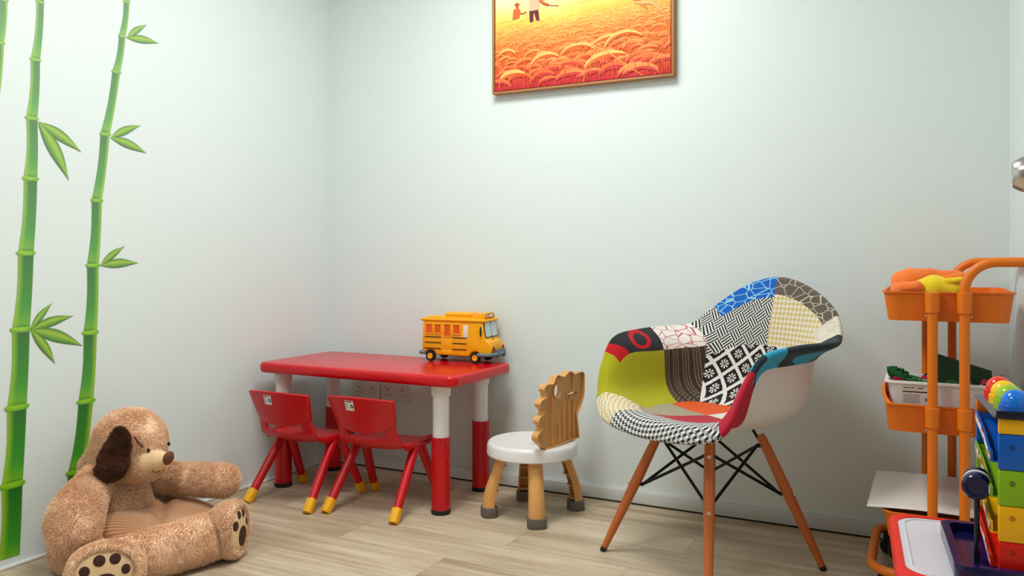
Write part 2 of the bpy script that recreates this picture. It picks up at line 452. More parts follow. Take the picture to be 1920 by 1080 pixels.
# ------------------------------------------------------------------ picture on the back wall
pic = thing('framed_picture', (1.2175, 0, 1.557), 'wood-framed orange painting of a wheat field with farm workers on the back wall', 'painting')
PW, PH, PD = 0.735, 0.50, 0.034
b = MB(); hw = PW/2; fw = 0.0085
for lo, hi in (((-hw, -PD, 0), (hw, -0.001, fw)), ((-hw, -PD, PH-fw), (hw, -0.001, PH)), ((-hw, -PD, fw), (-hw+fw, -0.001, PH-fw)), ((hw-fw, -PD, fw), (hw, -0.001, PH-fw))):
    b.box(lo, hi, bev=0.0012)
b.build('frame', MAT['frame'], pic)
b = MB(); b.box((-hw+fw, -0.006, fw), (hw-fw, -0.002, PH-fw)); b.build('backing', MAT['framedark'], pic, smooth=False)
# canvas: field painted with flat printed shapes
cv = MB(); cw = hw-fw-0.0035; z0c, z1c = fw+0.0035, PH-fw-0.0035; yc = -PD+0.006
NX, NZ = 60, 50
STOPS = [(0.0, rgb(196, 44, 62)), (0.12, rgb(214, 66, 52)), (0.30, rgb(228, 104, 44)), (0.50, rgb(240, 140, 74)), (0.63, rgb(246, 180, 90)), (0.74, rgb(250, 214, 96)), (0.86, rgb(252, 236, 150)), (1.0, rgb(255, 240, 200))]
def grad(t):
    for (a, ca), (c_, cc) in zip(STOPS, STOPS[1:]):
        if t <= c_: return mixc(ca, cc, (t-a)/(c_-a))
    return STOPS[-1][1]
VISH = 0.36   # part of the canvas height that the photograph shows
vs = []; cs = []
for j in range(NZ+1):
    for i in range(NX+1):
        x = -cw+2*cw*i/NX; z = z0c+(z1c-z0c)*j/NZ
        t = (z-z0c)/VISH
        tt = t*(0.95 if x > 0 else 1.02)-0.10*max(0, x/cw)**2*(1 if t > .4 else -0.9)
        tt += 0.05*noise.noise(Vector((x*14, z*20, 3)))
        c = grad(max(0, min(1, tt)))
        if z-z0c > 0.40: c = mixc(c, rgb(250, 244, 226), min(1, (z-z0c-0.40)*12))
        vs.append((x, yc, z)); cs.append(c)
fs = [(j*(NX+1)+i, j*(NX+1)+i+1, (j+1)*(NX+1)+i+1, (j+1)*(NX+1)+i) for j in range(NZ) for i in range(NX)]
cv.add(vs, fs, cols=cs)
cv.add([(-cw, yc+.001, z0c), (cw, yc+.001, z0c), (cw, -0.005, z0c), (-cw, -0.005, z0c), (-cw, yc+.001, z1c), (cw, yc+.001, z1c), (cw, -0.005, z1c), (-cw, -0.005, z1c)], [(0, 1, 2, 3), (4, 5, 6, 7), (0, 3, 7, 4), (1, 2, 6, 5)], cols=[rgb(150, 50, 30)]*8)
lay = [0]
def stroke(pts, ws, c0, c1=None):
    """flat printed stroke clipped to the canvas"""
    lay[0] += 1; y = yc-0.0002-lay[0]*8e-7
    P2 = [Vector(p) for p in pts]; vs = []; cs = []
    n = len(P2)
    for i, p in enumerate(P2):
        d = (P2[min(i+1, n-1)]-P2[max(i-1, 0)]); d.normalize(); nn = Vector((-d.y, d.x))
        wd = ws[i] if isinstance(ws, list) else ws
        for s_ in (1, -1):
            q = p+nn*wd*s_
            vs.append((max(-cw, min(cw, q.x)), y, max(z0c, min(z1c, q.y)))); cs.append(mixc(c0, c1 or c0, i/(n-1)))
    cv.add(vs, [(2*i, 2*i+1, 2*i+3, 2*i+2) for i in range(n-1)], cols=cs)
def poly(pts, c):
    lay[0] += 1; y = yc-0.0002-lay[0]*8e-7
    cv.add([(max(-cw, min(cw, p[0])), y, max(z0c, min(z1c, p[1]))) for p in pts], [tuple(range(len(pts)))], cols=[c]*len(pts))
r2 = random.Random(11)
# distant rows
for k in range(34):
    z = z0c+VISH*r2.uniform(0.70, 0.98); x = r2.uniform(-cw, cw*0.5); L = r2.uniform(0.03, 0.14)
    stroke([(x, z), (x+L*.5, z+0.002), (x+L, z+0.004)], 0.0012, grad(r2.uniform(0.6, 0.9)))
def ear(x, z, L, dirn, lit, dark, th):
    """an arching ear of wheat with its stalk"""
    pts = []; n = 12; kk = r2.uniform(.75, 1.1); hh_ = r2.uniform(.28, .52)
    for i in range(n+1):
        a = PI*(0.90-0.74*i/n*kk); pts.append((x+dirn*L*0.62*(1+math.cos(a)), z+L*hh_*math.sin(a)))
    stroke([(pts[0][0]-dirn*L*0.02, z-L*0.6), (pts[0][0]-dirn*0.004, z-L*.2), pts[0]], 0.0014, dark, mixc(dark, lit, .5))
    ws = [th*(0.25+0.95*math.sin(PI*min(1, (i/n)*0.9+0.08))) for i in range(n+1)]
    stroke([(p[0], p[1]-th*0.75) for p in pts], ws, mixc(dark, lit, .18), dark)
    stroke(pts, [w_*0.62 for w_ in ws], mixc(lit, dark, .25), lit)
    for i in range(2, n, 1):
        p = pts[i]; stroke([(p[0], p[1]+ws[i]*0.3), (p[0]+dirn*0.004, p[1]+ws[i]*0.9)], [0.0016, 0.0006], lit)
ZB = z0c
rows = 15
for rI in range(rows):
    f = 1-rI/(rows-1)                       # 1 far .. 0 near
    zc = ZB+VISH*(0.02+0.66*f)
    n = int(9+17*f)
    for k in range(n):
        x = -cw+2*cw*(k+r2.uniform(-.3, 1.0))/n
        L = (0.020+0.075*(1-f)**1.2)*r2.uniform(0.7, 1.25)
        t = 0.12+0.52*f
        dk = grad(max(0, t-0.10+r2.uniform(-.04, .04))); lt = mixc(grad(min(1, t+0.10)), rgb(252, 206, 120), (0.10+0.45*r2.random())*(1.0 if f < .5 else .6))
        ear(x, zc+r2.uniform(-.012, .012), L, r2.choice((1, 1, 1, -1)), lt, dk, L*0.085)
    for k in range(int(16+10*f)):
        x = r2.uniform(-cw, cw); h_ = (0.015+0.06*(1-f))*r2.uniform(.6, 1.4); sl = r2.uniform(-.6, .8)
        t = 0.05+0.5*f
        stroke([(x, zc-0.02), (x+sl*h_*.4, zc+h_*.5), (x+sl*h_, zc+h_)], [0.0016, 0.0012, 0.0004], grad(t), grad(min(1, t+.3)))
for x, z, L, dn, th in ((-.335, .035, .10, 1, .016), (-.20, .075, .11, 1, .014), (-.075, .10, .12, 1, .010), (.02, .035, .17, 1, .016), (.05, .12, .15, 1, .010), (.10, .10, .14, 1, .012), (-.34, .13, .06, 1, .010)):
    ear(x, ZB+z, L, dn, rgb(252, 206, 116), rgb(218, 88, 40), th*.62)
stroke([(.02, ZB+.155), (.12, ZB+.10), (.25, ZB+.0)], [.002, .0026, .003], rgb(250, 190, 110), rgb(236, 130, 50))
stroke([(.11, ZB+.33), (.16, ZB+.325), (.22, ZB+.29), (.27, ZB+.24)], [.004, .012, .010, .003], rgb(232, 124, 60), rgb(238, 140, 70))
stroke([(.22, ZB+.27), (.29, ZB+.26), (.345, ZB+.20)], [.002, .006, .002], rgb(254, 210, 150), rgb(240, 150, 90))
# farm workers
def man(x, z, s):
    sk = rgb(214, 110, 72); sh = rgb(240, 190, 160); tr = rgb(110, 48, 60)
    poly([(x-.018*s, z), (x-.004*s, z), (x-.001*s, z+.045*s), (x-.020*s, z+.045*s)], tr)
    poly([(x+.010*s, z+.004*s), (x+.024*s, z), (x+.018*s, z+.045*s), (x-.003*s, z+.045*s)], tr)
    poly([(x-.022*s, z+.042*s), (x+.018*s, z+.042*s), (x+.026*s, z+.085*s), (x+.014*s, z+.105*s), (x-.018*s, z+.095*s)], sh)
    stroke([(x+.022*s, z+.082*s), (x+.045*s, z+.062*s), (x+.062*s, z+.055*s)], .005*s, sk)
    stroke([(x+.03*s, z+.066*s), (x+.07*s, z+.052*s), (x+.105*s, z+.046*s)], .0012*s, rgb(150, 60, 40))
    poly([(x-.006*s, z+.104*s), (x+.006*s, z+.102*s), (x+.010*s, z+.116*s), (x, z+.124*s), (x-.008*s, z+.116*s)], sk)
    poly([(x-.018*s, z+.119*s), (x+.018*s, z+.117*s), (x+.006*s, z+.132*s), (x-.006*s, z+.132*s)], rgb(196, 120, 60))
man(-.185, ZB+.255, 1.0)
man(-.115, ZB+.335, .7)
X = -.262; Z = ZB+.275
poly([(X-.016, Z), (X+.014, Z+.002), (X+.018, Z+.03), (X+.008, Z+.045), (X-.012, Z+.036)], rgb(222, 112, 62))
poly([(X-.002, Z+.042), (X+.010, Z+.042), (X+.010, Z+.056), (X, Z+.057)], rgb(200, 92, 56))
poly([(X-.009, Z+.053), (X+.016, Z+.052), (X+.007, Z+.062), (X, Z+.062)], rgb(190, 84, 50))
stroke([(X+.012, Z+.02), (X+.03, Z+.017), (X+.045, Z+.022)], .002, rgb(206, 90, 50))
cv.build('canvas', MAT['canvas'], pic, smooth=False)

# ------------------------------------------------------------------ wall sockets behind the table
for i, (x, lb) in enumerate(((0.212, 'white double wall socket nearer the room corner under the red table'), (0.365, 'white double wall socket further from the corner, under the red table'))):
    s = thing('wall_socket', (x, 0, 0.335), lb, 'wall socket', 'double sockets under the table')
    b = MB(); b.box((-.073, -.010, -.043), (.073, -.0005, .043), bev=0.003); b.build('face_plate', MAT['socket'], s)
    for cx in (-.036, .036):
        for x0_, x1_, z0_, z1_ in ((-.002, .002, .004, .013), (-.013, -.007, -.016, -.012), (.007, .013, -.016, -.012)):
            hs = MB(); hs.box((cx+x0_, -.0106, z0_), (cx+x1_, -.0098, z1_)); hs.build('pin_hole', MAT['black'], s, smooth=False)
    for cx in (-.052, .052):
        r_ = MB(); r_.box((cx-.006, -.0135, .018), (cx+.006, -.0095, .034), bev=.001); r_.build('rocker_switch', MAT['socket'], s)

# ------------------------------------------------------------------ red table
TX0, TX1, TY0, TY1, TZ = 0.055, 0.952, -0.50, -0.055, 0.50
t = thing('kids_table', ((TX0+TX1)/2, (TY0+TY1)/2, 0), 'glossy red rectangular kids table with white and red adjustable legs', 'table')
ox, oy = -(TX0+TX1)/2, -(TY0+TY1)/2
b = MB(); b.prism([(x+ox, y+oy) for x, y in rrect(TX0, TY0, TX1, TY1, 0.035, 8)], TZ-0.040, TZ, bev=0.013, seg=5)
b.build('tabletop', MAT['redtop'], t)
for lx, ly in ((.105, -.405), (.120, -.115), (.851, -.418), (.835, -.100)):
    px, py = lx+ox, ly+oy
    b = MB(); b.lathe([(.0335, .014), (.0335, .268), (.0325, .272), (.028, .272)], 32, M_=T(px, py, 0)); lg = b.build('leg', MAT['red'], t)
    lg['label'] = 'red lower sleeve of the leg'
    b = MB(); b.lathe([(.029, .26), (.029, .415), (.035, .420), (.0355, .462)], 32, M_=T(px, py, 0)); u_ = b.build('upper_tube', MAT['white_pl'], lg); u_['label'] = 'white upper tube with collar'
    b = MB(); b.lathe([(.033, 0.0), (.0345, .003), (.0345, .016), (.032, .018)], 32, M_=T(px, py, 0)); b.build('foot_cap', MAT['black'], lg)
    for zz in (.245, .185):
        b = MB(); b.lathe([(.0035, 0), (.0035, .002), (.002, .003)], 12, M_=T(px+.0335*math.cos(-.9), py+.0335*math.sin(-.9), zz) @ align((math.cos(-.9), math.sin(-.9), 0))); b.build('screw', MAT['chrome'], lg)

# ------------------------------------------------------------------ red kids chairs
def make_kchair(name, label):
    t = thing(name, (0, 0, 0), label, 'chair', 'red kids chairs tucked under the table')
    # local: faces +y, origin between the feet. y -0.165 .. +0.165, x +-0.14
    def shellpt(u, s_):
        # u -1..1 across, s_ 0..6 along the profile from the front lip to under the backrest
        P = [(.135, .222), (.120, .243), (.02, .238), (-.055, .240), (-.088, .258), (-.103, .300), (-.118, .345)]
        y, z = catmull(P, s_)
        w_ = [.128, .132, .134, .134, .130, .126, .124][int(min(6, round(s_)))]
        W = catmull([(.122,), (.132,), (.135,), (.135,), (.132,), (.126,), (.122,)], s_)[0]
        x = u*W
        dish = 0.010*(1-u*u) if s_ < 3.6 else 0
        y += (-0.022*(1-u*u)) if s_ > 3.6 else 0
        z += 0.006*(abs(u)**6) if s_ < 3.5 else 0
        return (x, y, z-dish)
    NU, NSg = 28, 36
    bm = bmesh.new(); g = [[bm.verts.new(shellpt(-1+2*i/NU, 6*j/NSg)) for i in range(NU+1)] for j in range(NSg+1)]
    for j in range(NSg):
        for i in range(NU):
            u = -1+2*(i+.5)/NU; s_ = 6*(j+.5)/NSg
            if ((s_-5.02)/0.62)**4+(u/0.66)**4 < 1: continue      # slot between seat and backrest
            bm.faces.new((g[j][i], g[j][i+1], g[j+1][i+1], g[j+1][i]))
    bmesh.ops.delete(bm, geom=[v for v in bm.verts if not v.link_faces], context='VERTS')
    b = MB(); b.bm(bm)
    o = b.build('seat', MAT['red'], t, angle=60)
    so = o.modifiers.new('s', 'SOLIDIFY'); so.thickness = 0.012; so.offset = 0
    sb = o.modifiers.new('b', 'SUBSURF'); sb.levels = sb.render_levels = 1
    # side wing where the legs plug in
    for sx in (-1, 1):
        b = MB(); pr = [(-.060, .228), (.100, .224), (.105, .234), (.02, .241), (-.060, .244)]
        b.prism([(p[0], p[1]) for p in pr], -.006, .006, M_=T(sx*.131, 0, 0) @ Matrix(((0, 0, 1, 0), (1, 0, 0, 0), (0, 1, 0, 0), (0, 0, 0, 1))), bev=.002)
        b.build('side_rail', MAT['red'], t)
    # backrest panel
    b = MB(); bm = bmesh.new(); NX_, NZ_ = 24, 14
    def bp(u, v, off):
        zt = .424-.007*abs(u)**2.0
        zb = .322-.028*(1-abs(u)**2.2)
        hwd = .128+.012*v if v > .3 else .1316
        hwd = .124+.020*v-.004*v*v
        z = zb+(zt-zb)*v
        y = -.112-.033*v - .024*(1-u*u) + off
        return (u*hwd, y, z)
    F_ = [[bm.verts.new(bp(-1+2*i/NX_, j/NZ_, 0.008)) for i in range(NX_+1)] for j in range(NZ_+1)]
    B_ = [[bm.verts.new(bp(-1+2*i/NX_, j/NZ_, -0.008)) for i in range(NX_+1)] for j in range(NZ_+1)]
    for j in range(NZ_):
        for i in range(NX_):
            bm.faces.new((F_[j][i+1], F_[j][i], F_[j+1][i], F_[j+1][i+1])); bm.faces.new((B_[j][i], B_[j][i+1], B_[j+1][i+1], B_[j+1][i]))
    for i in range(NX_):
        bm.faces.new((F_[0][i], F_[0][i+1], B_[0][i+1], B_[0][i])); bm.faces.new((F_[-1][i+1], F_[-1][i], B_[-1][i], B_[-1][i+1]))
    for j in range(NZ_):
        bm.faces.new((F_[j+1][0], F_[j][0], B_[j][0], B_[j+1][0])); bm.faces.new((F_[j][-1], F_[j+1][-1], B_[j+1][-1], B_[j][-1]))
    b.bm(bm); o = b.build('backrest', MAT['red'], t, angle=50)
    bv = o.modifiers.new('b', 'BEVEL'); bv.width = 0.004; bv.segments = 3; bv.limit_method = 'ANGLE'
    # sticker on the back face
    b = MB()
    def sk(u, v, e=0.0012): p = bp(u, v, -0.008-e); return p
    def quad(u0, u1, v0, v1, e, mt): b.add([sk(u0, v0, e), sk(u1, v0, e), sk(u1, v1, e), sk(u0, v1, e)], [(0, 1, 2, 3)], mat=mt)
    # skewed slightly, as stuck on
    for k in range(6):
        u0 = -.36+.28*k/6; u1 = -.36+.28*(k+1)/6
        quad(u0, u1, .62, .90, .0010, 0)
    quad(-.35, -.12, .855, .885, .0016, 1)
    for k, (uu, vv) in enumerate(((-.24, .80), (-.27, .755), (-.22, .71), (-.28, .665))): quad(-.35, uu, vv, vv+.012, .0016, 2)
    quad(-.18, -.10, .70, .79, .0016, 3); quad(-.165, -.145, .72, .75, .002, 0); quad(-.13, -.115, .745, .775, .002, 0)
    quad(-.13, -.11, .64, .67, .0016, 2)
    b.build('sticker', [MAT['paper'], MAT['lampred'], MAT['toygrey'], MAT['navy']], o, smooth=False)['label'] = 'small white printed sticker'
    # legs
    for sx in (-1, 1):
        for sy, ax in ((-1, .018), (1, .050)):
            foot = Vector((sx*(.143 if sy < 0 else .148), sy*.158, .0)); apex = Vector((sx*.122, ax, .232))
            d = apex-foot; dn = d.normalized()
            b = MB(); b.tube([foot+d*.16, foot+d*.5, foot+d*.98], [.0155, .0165, .0170], 16); lg = b.build('leg', MAT['red'], t)
            b = MB(); p0 = foot+Vector((0, -sy*0.0, 0))
            b.tube([foot+Vector((0, 0, .0035)), foot+d*.05, foot+d*.19], [.0155, .0175, .0170], 16, sq=3)
            for q in range(len(b.v)):
                if b.v[q][2] < .0015: b.v[q] = (b.v[q][0], b.v[q][1], .001)
            fc = b.build('foot_cap', MAT['yellow_tip'], lg); fc['label'] = 'yellow plastic foot cap'
    return t
kc = make_kchair('kids_chair', 'red plastic kids chair on the left, nearer the plush dog seat')
kc.location = (.292, -.487, 0)
k2 = copy_tree(kc); k2.location = (.626, -.447, 0); k2.rotation_euler.z = 0.03
k2['label'] = 'red plastic kids chair on the right, nearer the round white stool'

# ------------------------------------------------------------------ toy bus on the table
bus = thing('toy_bus', (.752, -.098, TZ), 'yellow plastic toy school bus standing on the red table', 'toy bus', rz=math.radians(3))
def busprof(x0, x1, hw_, z0, z1, r): pass
b = MB()
# body outline in (x,z), extruded over y, with a bulging bonnet at the front (+x)
side = [(-.143, .030), (-.152, .036), (-.150, .10), (-.146, .155), (-.139, .160), (.112, .160), (.119, .156), (.126, .108), (.130, .092), (.146, .083), (.152, .068), (.152, .040), (.146, .028), (.120, .026), (.105, .026)]
wheelx = (-.112, .085)
def arch(cx):
    return [(cx+.026*math.cos(a), .020+.026*math.sin(a)) for a in [PI*k/8 for k in range(1, 8)]]
outline = side[:-1]+[(.113, .026)]+arch(.085)+[(.057, .026)]+[(-.084, .026)]+arch(-.112)+[(-.140, .026)]
YZ = Matrix(((1, 0, 0, 0), (0, 0, 1, 0), (0, 1, 0, 0), (0, 0, 0, 1)))
b.prism(outline, -.060, .060, M_=YZ, bev=.006, seg=3)
body = b.build('body', MAT['bus'], bus, angle=30)
b = MB(); b.box((-.156, -.065, .158), (.128, .065, .171), bev=.006, seg=3)
b.box((-.135, -.050, .169), (.05, .050, .177), bev=.004); b.box((-.06, -.038, .175), (.055, .038, .193), bev=.008, seg=3)
b.prism([(.05, .168), (.112, .168), (.122, .176), (.118, .194), (.085, .192), (.055, .178)], -.045, .045, M_=YZ, bev=.003)
b.build('roof', MAT['bus'], bus)
# openings: recessed orange panels with raised yellow surrounds
for (x0, x1, z0_, z1_) in ((-.130, -.104, .112, .146), (-.091, -.065, .112, .146), (-.049, -.022, .102, .147), (-.008, .019, .112, .146)):
    b = MB()
    for lo, hi in (((x0-.004, -.0635, z0_-.004), (x1+.004, -.0595, z0_)), ((x0-.004, -.0635, z1_), (x1+.004, -.0595, z1_+.004)), ((x0-.004, -.0635, z0_), (x0, -.0595, z1_)), ((x1, -.0635, z0_), (x1+.004, -.0595, z1_))): b.box(lo, hi, bev=.0008)
    wn = b.build('window', MAT['bus'], bus)
    b = MB(); b.box((x0, -.0605, z0_), (x1, -.0598, z1_)); b.build('pane', MAT['busorange'], wn, smooth=False)
b = MB(); b.box((.034, -.0612, .098), (.054, -.0598, .146), bev=.0006); o = b.build('side_window', MAT['paper'], bus); o['label'] = 'white blank side window'
for x0, x1 in ((-.136, -.064), (-.013, .048)):
    for zz in (.095, .073, .050):
        b = MB(); b.box((x0, -.0622, zz), (x1, -.0595, zz+.0032)); b.build('side_stripe', MAT['black'], bus, smooth=False)
b = MB(); b.box((-.060, -.0630, .030), (-.014, -.0595, .046), bev=.001); b.box((-.056, -.0606, .046), (-.016, -.0598, .098), bev=.0004); b.build('door', MAT['bus'], bus)
# windscreen on the sloping nose
fM = T(.1215, 0, .128) @ RY(math.radians(90-8)) 
b = MB(); b.prism(rrect(-.033, -.057, .031, .057, .010, 5), -.0005, .0030, M_=fM @ RZ(0), bev=.0008)
o = b.build('windscreen_frame', MAT['black'], bus)
b = MB(); b.prism(rrect(-.0285, -.052, .0265, -.0018, .008, 5), .0028, .0038, M_=fM); b.prism(rrect(-.0285, .0018, .0265, .052, .008, 5), .0028, .0038, M_=fM); b.build('windscreen', MAT['glasswhite'], bus)
b = MB(); b.box((.114, -.020, .177), (.1225, .020, .190), bev=.001); o = b.build('sign_plate', MAT['toygrey'], bus)
b = MB(); b.box((.1215, -.0175, .179), (.1232, .0175, .188)); b.build('sign_face', MAT['paper'], o, smooth=False)
for sy in (-1, 1):
    b = MB(); b.ball((.117, sy*.037, .180), (.006, .006, .006), 8); b.build('roof_lamp', MAT['lampred'], bus)
    b = MB(); b.lathe([(.0135, 0), (.0135, .004), (.011, .005)], 20, M_=T(.1505, sy*.043, .058) @ align((1, 0, 0))); o = b.build('headlamp', MAT['bus'], bus)
    b = MB(); b.ball((.1550, sy*.043, .058), (.005, .0095, .0105), 8); b.build('lens', MAT['lampred'], o)
    b = MB(); b.ball((.112, sy*.068, .125), (.0035, .004, .020), 10); b.build('wing_mirror', MAT['black'], bus)
b = MB(); b.ball((.1345, 0, .0925), (.003, .003, .003), 6); b.build('badge', MAT['lampred'], bus)
b = MB(); pts = [(.10, -.066, .034), (.125, -.068, .034), (.150, -.062, .035), (.164, -.040, .037), (.167, 0, .038), (.164, .040, .037), (.150, .062, .035), (.125, .068, .034)]
b.tube(curve_pts(pts, 30), .0072, 12)
for sy in (-.024, .024): b.box((.158, sy-.005, .024), (.175, sy+.005, .056), bev=.002)
b.build('front_bumper', MAT['bumper'], bus)
b = MB(); b.tube(curve_pts([(-.130, -.064, .034), (-.155, -.060, .034), (-.163, -.03, .034), (-.163, .03, .034), (-.155, .060, .034), (-.130, .064, .034)], 24), .0075, 12); b.build('rear_bumper', MAT['bumper'], bus)
for wx in wheelx:
    for sy in (-1, 1):
        b = MB(); b.lathe([(.012, -.0075), (.0195, -.0075), (.021, -.005), (.021, .005), (.0195, .0075), (.012, .0075)], 28, M_=T(wx, sy*.055, .021) @ RX(PI/2)); wl = b.build('wheel', MAT['black'], bus)
        b = MB(); b.lathe([(.012, -.001), (.011, .0025), (.007, .003), (.005, .001)], 20, M_=T(wx, sy*.0625, .021) @ RX(PI/2*(1 if sy < 0 else -1))); b.build('hub_cap', MAT['bus'], wl)

# ------------------------------------------------------------------ round stool with dinosaur back
st = thing('kids_stool', (1.137, -.266, 0), 'round white kids stool with beige scalloped dinosaur-shaped back', 'stool')
b = MB(); b.lathe([(.10, .212), (.158, .212), (.161, .216), (.160, .245), (.157, .253), (.150, .258), (.142, .2565), (.0, .2555)][:-1]+[(.001, .2555)], 72); b.build('seat', MAT['white_pl'], st)
b = MB(); b.box((-.012, -.0035, .2552), (.012, .0035, .2560), M_=T(.03, -.045, 0) @ RZ(.5), bev=.0004); b.build('seat_slot', MAT['greyfoot'], st)
for (fx, fy) in ((1.2235, -.408), (1.015, -.371), (1.262, -.150), (1.042, -.126)):
    lx, ly = fx-1.137, fy+.266; L = math.hypot(lx, ly); dx, dy = lx/L, ly/L
    pts = curve_pts([(dx*(L-.052), dy*(L-.052), .216), (dx*(L-.030), dy*(L-.030), .15), (dx*(L-.008), dy*(L-.008), .085), (dx*L, dy*L, .020)], 14)
    b = MB()
    # D-shaped leg, half hollow on its inside: outer half tube
    n = 18; vs = []; fs = []
    for i, p in enumerate(pts):
        R_ = .0245+.005*(i/14)
        for k in range(n+1):
            a = -PI*0.60+PI*1.20*k/n
            vs.append((p.x+R_*(math.cos(a)*dx-math.sin(a)*dy)-dx*.008, p.y+R_*(math.cos(a)*dy+math.sin(a)*dx)-dy*.008, p.z))
    for i in range(14):
        for k in range(n): fs.append((i*(n+1)+k, (i+1)*(n+1)+k, (i+1)*(n+1)+k+1, i*(n+1)+k+1))
    b.add(vs, fs)
    so_r = [R_ for R_ in ()]
    vi = []
    for i, p in enumerate(pts):
        R_ = .0205+.005*(i/14)
        for k in range(n+1):
            a = -PI*0.60+PI*1.20*k/n
            vi.append((p.x+R_*(math.cos(a)*dx-math.sin(a)*dy)-dx*.008, p.y+R_*(math.cos(a)*dy+math.sin(a)*dx)-dy*.008, p.z))
    b.add(vi, [tuple(reversed(f)) for f in fs])
    o1 = len(vs)
    for i in range(14):
        for k in (0, n): b.f.append((i*(n+1)+k, (i+1)*(n+1)+k, o1+(i+1)*(n+1)+k, o1+i*(n+1)+k)); b.mi.append(0)
    for i in (3, 6, 9, 12):
        p = pts[i]; b.box((-.020, -.022, -.0015), (.012, .022, .0015), M_=T(p.x-dx*.006, p.y-dy*.006, p.z) @ RZ(math.atan2(dy, dx)))
    lg = b.build('leg', MAT['stoolwood'], st, angle=40)
    b = MB(); b.prism([(p_[0]*1.0, p_[1]) for p_ in rrect(-.030, -.0335, .027, .0335, .022, 6)], 0.001, .034, M_=T(dx*(L-.004), dy*(L-.004), 0) @ RZ(math.atan2(dy, dx)), bev=.002); b.build('foot_cap', MAT['greyfoot'], lg)
# backrest: outline in (along, z) relative to seat top, extruded
DO = [(.012, .256), (-.012, .276), (-.034, .292), (-.040, .308), (-.030, .320), (-.014, .328), (-.012, .338), (-.026, .348), (-.033, .358), (-.026, .370), (-.006, .378), (.002, .388), (-.012, .400), (-.024, .413), (-.016, .426), (.012, .434), (.010, .448), (.000, .460), (.006, .472), (.026, .477), (.052, .474), (.062, .484), (.070, .496), (.084, .502), (.104, .496), (.120, .492), (.138, .499), (.156, .507), (.172, .503), (.190, .494), (.212, .496), (.236, .497), (.250, .492), (.254, .478), (.253, .430), (.247, .400), (.228, .372), (.214, .356), (.206, .342), (.213, .300), (.218, .262)]
DO = [(DO[0][0], DO[0][1])]+[tuple(catmull(DO, (len(DO)-1)*i/110)) for i in range(1, 110)]+[DO[-1]]
def bmprism_hole(outer, holes, y0, y1):
    """2D shape with holes, extruded; returns bmesh in (u, z) -> x=u, z=z, y=thickness"""
    cu = bpy.data.curves.new('tmp', 'CURVE'); cu.dimensions = '2D'; cu.fill_mode = 'BOTH'; cu.extrude = (y1-y0)/2; cu.bevel_depth = 0.0008; cu.bevel_resolution = 1
    for pl_ in [outer]+holes:
        sp = cu.splines.new('POLY'); sp.points.add(len(pl_)-1); sp.use_cyclic_u = True
        for q, p in enumerate(pl_): sp.points[q].co = (p[0], p[1], 0, 1)
    ob = bpy.data.objects.new('tmp', cu); COL.objects.link(ob); bpy.context.view_layer.update()
    me = bpy.data.meshes.new_from_object(ob.evaluated_get(bpy.context.evaluated_depsgraph_get()))
    vs = [(v.co.x, v.co.z+(y0+y1)/2, v.co.y) for v in me.vertices]; fs = [tuple(reversed(p.vertices)) for p in me.polygons]
    bpy.data.objects.remove(ob); bpy.data.curves.remove(cu); bpy.data.meshes.remove(me)
    return vs, fs
eye_h = [(.086+.022*math.cos(a), .446+.026*math.sin(a)) for a in [2*PI*k/24 for k in range(24)]]
mouth = [(.150, .425), (.150, .416), (.160, .411), (.165, .420), (.171, .410), (.178, .420), (.184, .411), (.191, .421), (.198, .413), (.206, .422), (.212, .418), (.212, .428), (.180, .432)]
b = MB(); vs, fs = bmprism_hole(DO, [eye_h, mouth], -.002, .002); b.add(vs, fs)
# raised rim around the outline, the eye and the mouth, and upright ribs
def rim(poly_, inset, depth0, depth1, close=True):
    n = len(poly_); c = [Vector((p[0], p[1])) for p in poly_]
    area_ = sum(c[i].x*c[(i+1) % n].y-c[(i+1) % n].x*c[i].y for i in range(n))
    sg = 1 if area_ > 0 else -1
    inn = []
    for i in range(n):
        d = (c[(i+1) % n]-c[i-1]).normalized(); inn.append(c[i]+Vector((-d.y, d.x))*inset*sg)
    vs = []; fs = []
    for i in range(n):
        vs += [(c[i].x, depth0, c[i].y), (inn[i].x, depth0, inn[i].y), (inn[i].x, depth1, inn[i].y), (c[i].x, depth1, c[i].y)]
    for i in range(n):
        j = (i+1) % n
        for k in range(4): fs.append((i*4+k, i*4+(k+1) % 4, j*4+(k+1) % 4, j*4+k))
    b.add(vs, fs)
rim(DO, .0030, -.013, .013)
rim(eye_h, -.0022, -.009, .009); rim(mouth, -.0018, -.009, .009)
for u, z0_, z1_ in ((.055, .262, .430), (.098, .262, .335), (.128, .262, .395), (.160, .262, .400), (.190, .262, .40), (.185, .43, .49)):
    b.box((u-.0013, -.011, z0_), (u+.0013, .011, z1_))
bo = b.build('backrest', MAT['stoolwood'], st, angle=30); bo['label'] = 'beige scalloped dinosaur-shaped backrest with eye hole'
ang = math.atan2(.212, .0385)
bo.location = (1.228-1.137, -.383+.266, .0); bo.rotation_euler = (math.radians(0), 0, ang)

# ------------------------------------------------------------------ patchwork armchair
C0 = Vector((1.81, -.44, 0)); dfv = Vector((-.535, -.845, 0)); ANG = math.atan2(dfv.y, dfv.x)
ch = thing('patchwork_armchair', C0, 'patchwork fabric tub armchair with white shell and wooden dowel legs', 'armchair', rz=ANG)
